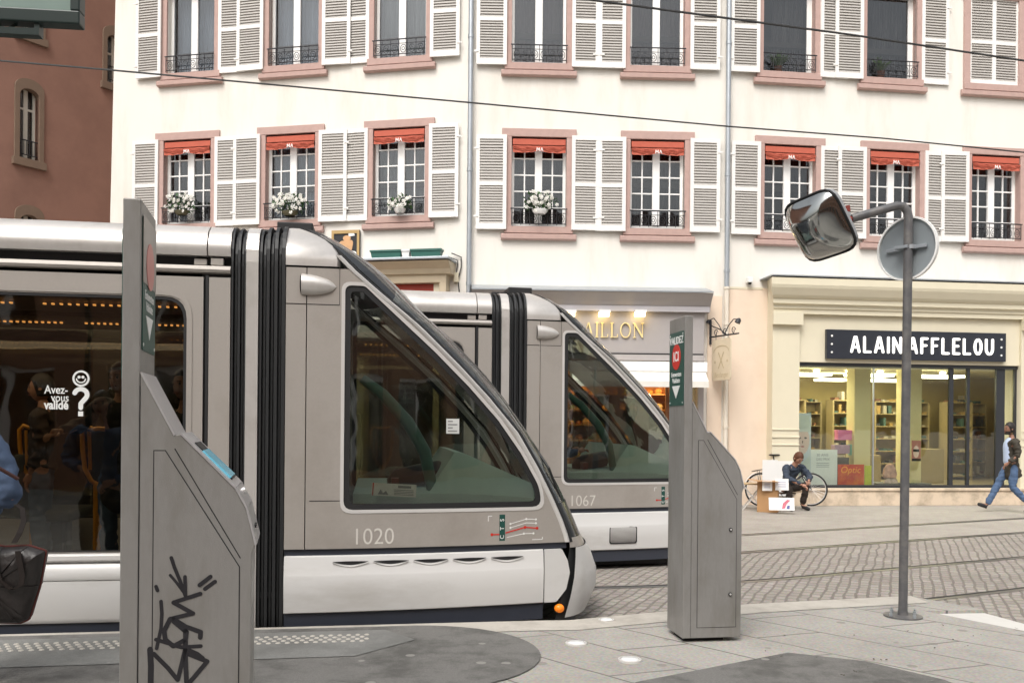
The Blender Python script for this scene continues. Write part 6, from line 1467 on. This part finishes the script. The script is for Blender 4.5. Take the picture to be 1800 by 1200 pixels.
for yy in (-.11, .11):
    for s_ in (-1, 1): mb = MB(); mb.tube([(s_ * .15, yy, 0), (-s_ * .15, yy, .30)], .010, 6); mb.build('leg', zinc, o)
# cardboard box, tray table, cards
card = mat('cardboard', (.42, .24, .11), .85, var=.1, scale=10); paper = mat('paper_white', (.80, .79, .77), .7, var=.02)
def Pg(u, v, Y): return P(u, v, Y)
q = P(1350, 745, 17.1); o = root('cardboard_box', 'tall brown cardboard box standing on end beside the crouching seller', 'box', at(q.x, 17.05, 0, R(-22)))
mb = MB(); mb.box(-.19, .19, -.15, .15, 0, .60); mb.build('carton', card, o, bevel=.006)
mb = MB(); mb.add([(-.19, -.15, .602), (.19, -.15, .602), (.25, -.34, .60), (-.25, -.34, .60)], [(0, 1, 2, 3)]); mb.add([(-.19, .15, .602), (-.19, -.15, .602), (-.38, -.18, .62), (-.38, .16, .62)], [(0, 1, 2, 3)]); mb.build('flap', card, o, fixn=False)
for (u0, u1, v0, v1, yy, lab, tl) in ((1340, 1357, 844, 862, 16.86, 'small white card with violet edge fixed on the cardboard box', 0), (1363, 1386, 841, 861, 16.82, 'white price card held at the corner of the cardboard box', .12), (1352, 1396, 874, 896, 16.6, 'white picture sheet with red and blue figures propped on the pavement', .25)):
    a, b = P(u0, v1, yy), P(u1, v0, yy); w, h = b.x - a.x, b.z - a.z; M = at(a.x, yy, max(.005, a.z), R(-6)) @ Matrix.Rotation(-tl, 4, 'X'); o = root('paper_card', lab, 'card', M, 'cards around the street seller')
    mb = MB(); mb.box(0, w, 0, .008, 0, h); mb.build('sheet', paper, o)
    mb = MB()
    if u0 == 1352:
        mb.prism(rpoly([(w * .5, h * .1), (w * .62, h * .15), (w * .7, h * .5), (w * .85, h * .8), (w * .72, h * .85), (w * .55, h * .55)], .01), -.002, 0); mb.build('printed_figure', mat('print_rose', (.55, .15, .2), .6, var=.5, scale=40), o)
        mb = MB(); mb.prism(rpoly([(w * .68, h * .12), (w * .8, h * .1), (w * .82, h * .4), (w * .72, h * .38)], .01), -.003, 0); mb.build('printed_shade', mat('print_blue', (.1, .12, .3), .6), o)
    else:
        for k in range(3): mb.box(w * .2, w * .8, -.001, 0, h * (.65 - k * .18), h * (.70 - k * .18))
        mb.build('writing', mat('ink_blue', (.12, .14, .35), .6), o)
q = P(1330, 745, 17.4); o = root('tray_table', 'low folding tray table on crossed metal legs left of the cardboard box', 'table', at(q.x, 17.45, 0, R(-12)))
mb = MB(); mb.box(-.32, .22, -.20, .20, .50, .525); mb.build('table_top', mat('light_wood', (.50, .36, .20), .6, var=.1), o, bevel=.004)
for yy in (-.17, .17):
    for s_ in (-1, 1): mb = MB(); mb.tube([(s_ * .2 - .05, yy, 0), (-s_ * .2 - .05, yy, .50)], .012, 6); mb.build('leg', trimsil, o)
M = at(P(1366, 745, 18.15).x, 18.15, 0, R(5)); o = root('white_board', 'pair of tall white boards leaning on the bicycle behind the seller', 'board', M)
for x0_, x1_, z1_, dy in ((-.30, .02, .96, 0), (.025, .34, .94, .02)): mb = MB(); mb.box(x0_, x1_, dy, dy + .012, .22, z1_); mb.build('sheet', paper, o)

# ------------------------------------------------------------------ bicycle leaning at the pilaster
BY = 18.28; bc = P(1384, 745, BY)
bk_ = root('bicycle', 'black city bicycle with silver mudguard parked against the shop pilaster', 'bicycle', at(bc.x, BY, 0, R(7)) @ Matrix.Rotation(R(-4), 4, 'X'))
BL = mat('bike_black', (.015, .015, .018), .35); tyre = mat('tyre_rubber', (.015, .015, .015), .8); chrome = trimsil
def wheel(cx, rot, lab):
    T = Matrix.Translation((cx, 0, .345)) @ Matrix.Rotation(rot, 4, 'Z'); w_ = bpy.data.objects.new('wheel', None); COL.objects.link(w_); w_.parent = bk_; WM[w_.name] = WM[bk_.name] @ T; w_.matrix_basis = T
    MWh = WM[w_.name]; ring = lambda r: [(r * math.cos(2 * math.pi * k / 36), 0, r * math.sin(2 * math.pi * k / 36)) for k in range(36)]
    mb = MB(); mb.tube(ring(.33), .017, 8, close=True); mb.build('tyre', tyre, w_, MWh, smooth=60)
    mb = MB(); mb.tube(ring(.308), .009, 6, close=True); mb.build('rim', chrome, w_, MWh, smooth=60)
    mb = MB()
    for k in range(24): a = 2 * math.pi * k / 24; mb.tube([(.02 * math.cos(a + .5), .02 * (1 if k % 2 else -1), .02 * math.sin(a + .5)), (.30 * math.cos(a), 0, .30 * math.sin(a))], .0022, 3)
    mb.tube([(0, -.05, 0), (0, .05, 0)], .018, 8); mb.build('spokes', chrome, w_, MWh)
wheel(-.55, 0, ''); wheel(.53, R(-38), '')
mb = MB(); hd0, hd1 = (.36, 0, .62), (.31, 0, .84); bb_ = (-.10, 0, .30); st0, st1 = (-.22, 0, .82), (-.27, 0, 1.04)
mb.tube([hd0, hd1], .020, 8); mb.tube([(.355, 0, .66), (.1, 0, .44), bb_], .017, 8); mb.tube([(.33, 0, .76), (.0, 0, .60), (-.16, 0, .50)], .014, 8); mb.tube([bb_, st0], .016, 8); mb.tube([st0, st1], .012, 8)
for s_ in (-.04, .04): mb.tube([bb_, (-.55, s_, .345)], .010, 6); mb.tube([(-.20, 0, .70), (-.55, s_, .345)], .009, 6)
for s_ in (-.045, .045): mb.tube([hd0, (.385, s_, .58), (.44, s_, .48), (.53, s_ * .8, .345)], .011, 6)
mb.build('frame', BL, bk_, smooth=50)
mb = MB(); mb.tube([hd1, (.29, 0, .98)], .012, 6); mb.tube([(.14, -.27, .99), (.24, -.22, 1.0), (.30, -.08, .985), (.30, .08, .985), (.24, .22, 1.0), (.14, .27, .99)], .011, 8); mb.build('handlebar', chrome, bk_, smooth=50)
for s_ in (-1, 1): mb = MB(); mb.tube([(.16, s_ * .262, .99), (.07, s_ * .285, .985)], .017, 8); mb.build('grip', BL, bk_)
mb = MB(); rg = Rig(); rg.add('a', (-.36, 0, 1.06), (.075, .022)); rg.add('b', (-.26, 0, 1.06), (.06, .02), 'a'); rg.add('c', (-.12, 0, 1.06), (.022, .016), 'b'); mb.add(*rg.mesh(1)); mb.build('saddle', BL, bk_, smooth=70)
mb = MB()
pr = [(-.55 + .365 * math.cos(R(a)), .345 + .365 * math.sin(R(a))) for a in range(30, 190, 10)]
for x, z in pr: 
    for yy, dz in ((-.03, -.008), (-.015, .004), (.015, .004), (.03, -.008)): mb.v.append((x, yy, z + dz))
for i in range(len(pr) - 1):
    for j in range(3): mb.f.append((i * 4 + j, i * 4 + j + 1, i * 4 + j + 5, i * 4 + j + 4)); mb.mi.append(0)
mb.build('mudguard', chrome, bk_, smooth=60)
mb = MB(); mb.tube([(-.24, -.05, .80), (-.62, -.05, .74), (-.72, -.05, .72), (-.72, .05, .72), (-.62, .05, .74), (-.24, .05, .80)], .007, 6); mb.tube([(-.60, -.05, .74), (-.55, -.05, .345)], .006, 5); mb.tube([(-.60, .05, .74), (-.55, .05, .345)], .006, 5); mb.build('carrier', BL, bk_)
mb = MB(); mb.lathe([(.001, -.01), (.09, -.01), (.09, .01), (.001, .01)], 20, Matrix.Translation((-.10, -.05, .30)) @ Matrix.Rotation(R(90), 4, 'X')); mb.tube([(-.10, -.07, .30), (-.02, -.07, .16)], .010, 6); mb.box(-.05, .03, -.15, -.07, .13, .16); mb.tube([(-.10, .05, .30), (-.18, .07, .44)], .010, 6); mb.box(-.22, -.14, .07, .15, .43, .46); mb.build('crank', chrome, bk_)

# ------------------------------------------------------------------ passenger at the left edge, bag over the arm
pp = P(-48, 745, 4.9)
denim = mat('blue_denim_jacket', (.062, .095, .165), .85, var=.3, scale=12, bump=1.0, bscale=14)
o, p = person('passenger in a blue jacket at the left edge, seen only by sleeve and elbow', at(P(14, 745, 4.95).x - .31, 4.95, PZ, R(6)), dict(shR=(.21, 0, 1.40), elR=(.35, -.06, 1.07), wrR=(.12, .14, .98), elL=(-.28, -.04, 1.15), wrL=(-.12, .18, 1.10)), top=denim, trousers=mat('black_trousers', (.018, .018, .02), .85), curl=.7, jacket_r=1.0)
a = P(38, 745, 4.78)
BM = at(P(20, 745, 4.75).x, 4.75, 0, R(8)); zt_, zb_ = P(40, 958, 4.75).z, P(40, 1094, 4.75).z
bg = root('shoulder_bag', 'large black leather shoulder bag with dark red piping hanging at the left edge', 'bag', BM)
wb = .33; mb = MB(); n = 14
out = [(-.20, zt_ + .03), (-.02, zt_ - .005), (.10, zt_ + .0), (.188, zt_ - .03), (.160, (zt_ + zb_) / 2), (.105, zb_ + .02), (.06, zb_), (-.30, zb_ + .02), (-.33, zb_ + .1)]
out = rpoly(out, [.03, .02, .02, .012, .05, .03, .03, .04, .04], 3)
c = Vector((-.07, (zt_ + zb_) / 2)); rings = [(1.0, 0), (.985, -.03), (.93, -.055), (.80, -.07), (.5, -.082), (.02, -.088)]
for sd in (1, -1):
    base = len(mb.v); m = len(out)
    for k_, y in rings:
        for i, q in enumerate(out): pt_ = c + (Vector(q) - c) * k_; mb.v.append((pt_.x, y * sd + .006 * math.sin(i * 2.1 + k_ * 9) * (k_ < .99), pt_.y))
    for i in range(len(rings) - 1):
        for j in range(m): mb.f.append((base + i * m + j, base + i * m + (j + 1) % m, base + (i + 1) * m + (j + 1) % m, base + (i + 1) * m + j)); mb.mi.append(0)
leather = mat('black_leather', (.022, .018, .017), .38, var=.3, scale=18, bump=.5, bscale=22)
mb.build('bag_body', leather, bg, smooth=60)
mb = MB(); mb.tube([(q[0], -.012, q[1]) for q in out], .006, 6, close=True); mb.build('piping', mat('dark_red_piping', (.11, .025, .02), .45), bg, smooth=60)
mb = MB()
def strap(pts, w=.014):
    for i in range(len(pts)):
        q = pts[i]; mb.v += [(q[0] - w, q[1], q[2]), (q[0] + w, q[1], q[2]), (q[0] + w, q[1] - .006, q[2]), (q[0] - w, q[1] - .006, q[2])]
    b = len(mb.v) - 4 * len(pts)
    for i in range(len(pts) - 1):
        for j in range(4): mb.f.append((b + 4 * i + j, b + 4 * i + (j + 1) % 4, b + 4 * i + 4 + (j + 1) % 4, b + 4 * i + 4 + j)); mb.mi.append(0)
strap([(-.06, -.06, zt_ + .38), (-.06, -.075, zt_ + .15), (-.05, -.09, zt_ - .05), (-.01, -.10, zt_ - .17), (.05, -.10, zt_ - .22), (.095, -.10, zt_ - .20), (.10, -.095, zt_ - .15), (.07, -.08, zt_ - .02)])
strap([(.04, -.05, zt_ + .02), (.06, -.03, zt_ + .07), (.06, .02, zt_ + .13), (.03, .08, zt_ + .19), (-.02, .12, zt_ + .21)])
mb.build('strap', mat('strap_leather', (.02, .015, .013), .75, spec=.2), bg)
mb = MB(); mb.tube([(-.10, -.10, zt_ + .44), (-.02, -.10, zt_ + .42), (.06, -.06, zt_ + .36)], .010, 6); 
mb.build('carry_cord', mat('brown_cord', (.06, .02, .015), .6), bg)

# ------------------------------------------------------------------ passengers inside the near tram
TM = at(-1.688 - math.sin(TH1) * HWD, 6.54 + math.cos(TH1) * HWD, 0, TH1)
person('passenger in a black coat standing behind the tram window with the smiling sticker', TM @ at(-1.32, -.55, .38, R(160)), dict(headc=(0, .015, 1.60), elL=(-.30, .10, 1.20), wrL=(-.40, .25, 1.05), elR=(.28, .12, 1.22), wrR=(.30, .33, 1.18)), coat=True)
person('dark haired passenger at the right end of the big tram window', TM @ at(-.80, -.72, .30, R(150)), dict(), hair_len=.06, top=mat('dark_knit', (.03, .028, .025), .9, var=.3))
person('passenger in brown standing deeper inside the near tram', TM @ at(-2.25, .45, .30, R(100)), dict(), top=mat('brown_coat', (.035, .022, .016), .9, var=.3))
person('seated driver glimpsed behind the side glass of the far tram', MT2 @ at(.55, -.15, .38, R(-90)), dict(pelvis=(0, -.1, .68), waist=(0, -.1, .80), chest=(0, -.08, 1.02), neck=(0, -.08, 1.18), headc=(0, -.06, 1.33), hipL=(-.09, -.08, .66), hipR=(.09, -.08, .66), kneeL=(-.11, .36, .66), kneeR=(.11, .36, .66), ankL=(-.11, .40, .22), ankR=(.11, .40, .22), toeL=(-.11, .54, .16), toeR=(.11, .54, .16), shL=(-.19, -.08, 1.12), shR=(.19, -.08, 1.12), elL=(-.25, .08, .90), elR=(.25, .08, .90), wrL=(-.15, .30, .95), wrR=(.15, .30, .95)), top=mat('driver_blue', (.05, .07, .12), .9))

# ------------------------------------------------------------------ stickers on the tram glass
def sticker(nm, lab, x, z, sc, M0, col=None):
    M = M0 @ Matrix.Translation((x, -HWD - .004, z)); o = root(nm, lab, 'sticker', M); mb = MB()
    addtext(mb, 'Avez-', 0, 0, .155 * sc, .085 * sc, ext=.0005, off=.001 * sc, sx=.8); addtext(mb, 'vous', .045 * sc, 0, .10 * sc, .08 * sc, ext=.0005, off=.0005 * sc, sx=.8); addtext(mb, 'validé', 0, 0, .045 * sc, .088 * sc, ext=.0005, off=.0028 * sc, sx=.8)
    mb.prism(circ(.245 * sc, .265 * sc, .058 * sc, 26), -.001, 0, [circ(.245 * sc, .265 * sc, .044 * sc, 26)])
    for s_ in (-1, 1): mb.prism(circ((.245 + s_ * .013) * sc, .275 * sc, .011 * sc, 10), -.001, 0)
    stroke(mb, [((.245 + .030 * math.cos(a)) * sc, (.262 - .026 * math.sin(a)) * sc) for a in [math.pi * i / 8 for i in range(9)]], .009 * sc, 0, .0006)
    stroke(mb, [((.245 + .043 * math.cos(a)) * sc, (.150 + .040 * math.sin(a)) * sc) for a in [R(165 - i * 22) for i in range(10)]] + [(.245 * sc, .085 * sc), (.245 * sc, .055 * sc)], .032 * sc, 0, .0008)
    mb.box(.228 * sc, .262 * sc, -.001, 0, -.005 * sc, .030 * sc); mb.build('sticker_print', col or mat('sticker_white', (.75, .76, .74), .6), o); return o
x_, z_ = Frame((-1.688, 6.54), TH1).uv(78, 722)
sticker('window_sticker', 'white smiling question mark sticker with Avez-vous validé on the near tram window', x_, z_ - .03, 1.0, TM)
FF = Frame((-1.688, 6.54), TH1)
x_, z_ = FF.uv(786, 762); M = TM @ Matrix.Translation((x_, -HWD + taper(x_) + .0, z_)); o = root('notice_sticker', 'small white paper notice stuck inside the near cab window', 'sticker', M)
mb = MB(); mb.box(0, .10, .016, .018, 0, .115); mb.build('sheet', mat('notice_grey', (.55, .56, .54), .7), o); mb = MB()
for k in range(4): mb.box(.012, .05 if k % 2 else .085, .0145, .016, .015 + k * .025, .025 + k * .025)
mb.build('print', mat('print_dark', (.2, .2, .2), .7), o)
x_, z_ = FF.uv(652, 884); M = TM @ Matrix.Translation((x_, -HWD + .075, 1.1)) @ Matrix.Rotation(R(3), 4, 'Y'); o = root('folded_newspaper', 'folded newspaper lying on the near cab dashboard against the glass', 'newspaper', M)
mb = MB(); mb.box(0, .34, 0, .012, 0, .095); mb.build('paper', mat('newsprint', (.75, .72, .66), .8), o); mb = MB(); mb.box(.20, .30, -.002, 0, .065, .083)
for k in range(4): mb.box(.17, .32, -.0015, 0, .012 + k * .012, .017 + k * .012)
mb.prism([(.05, .01), (.13, .01), (.11, .04), (.09, .02), (.07, .05)], -.002, 0); mb.build('print', mat('print_dark', (.2, .2, .2), .7), o); mb = MB(); mb.box(.008, .016, -.002, 0, 0, .095); mb.build('red_edge', redp, o)

# ------------------------------------------------------------------ scraps on the slabs
rnd = random.Random(12); mb = MB()
for _ in range(22):
    u, v = rnd.uniform(1330, 1800), rnd.uniform(1095, 1195); p = G(u, v, PZ)
    for k in range(rnd.randint(1, 3)):
        c = Vector((p.x + rnd.uniform(-.06, .06), p.y + rnd.uniform(-.03, .03), PZ + .010)); s_ = rnd.uniform(.005, .015); a = rnd.uniform(0, 3.1); d = Vector((math.cos(a), math.sin(a), .1)) * s_; e = Vector((-d.y, d.x, .2 * s_)) * .45
        mb.add([c - d, c + e, c + d * 1.2, c - e], [(0, 1, 2, 3)])
tag(mb.build('litter', mat('dry_scrap', (.06, .045, .03), .9, var=.5, scale=50), fixn=False), 'dark dry scraps scattered over the paving slabs', 'litter', kind='stuff')
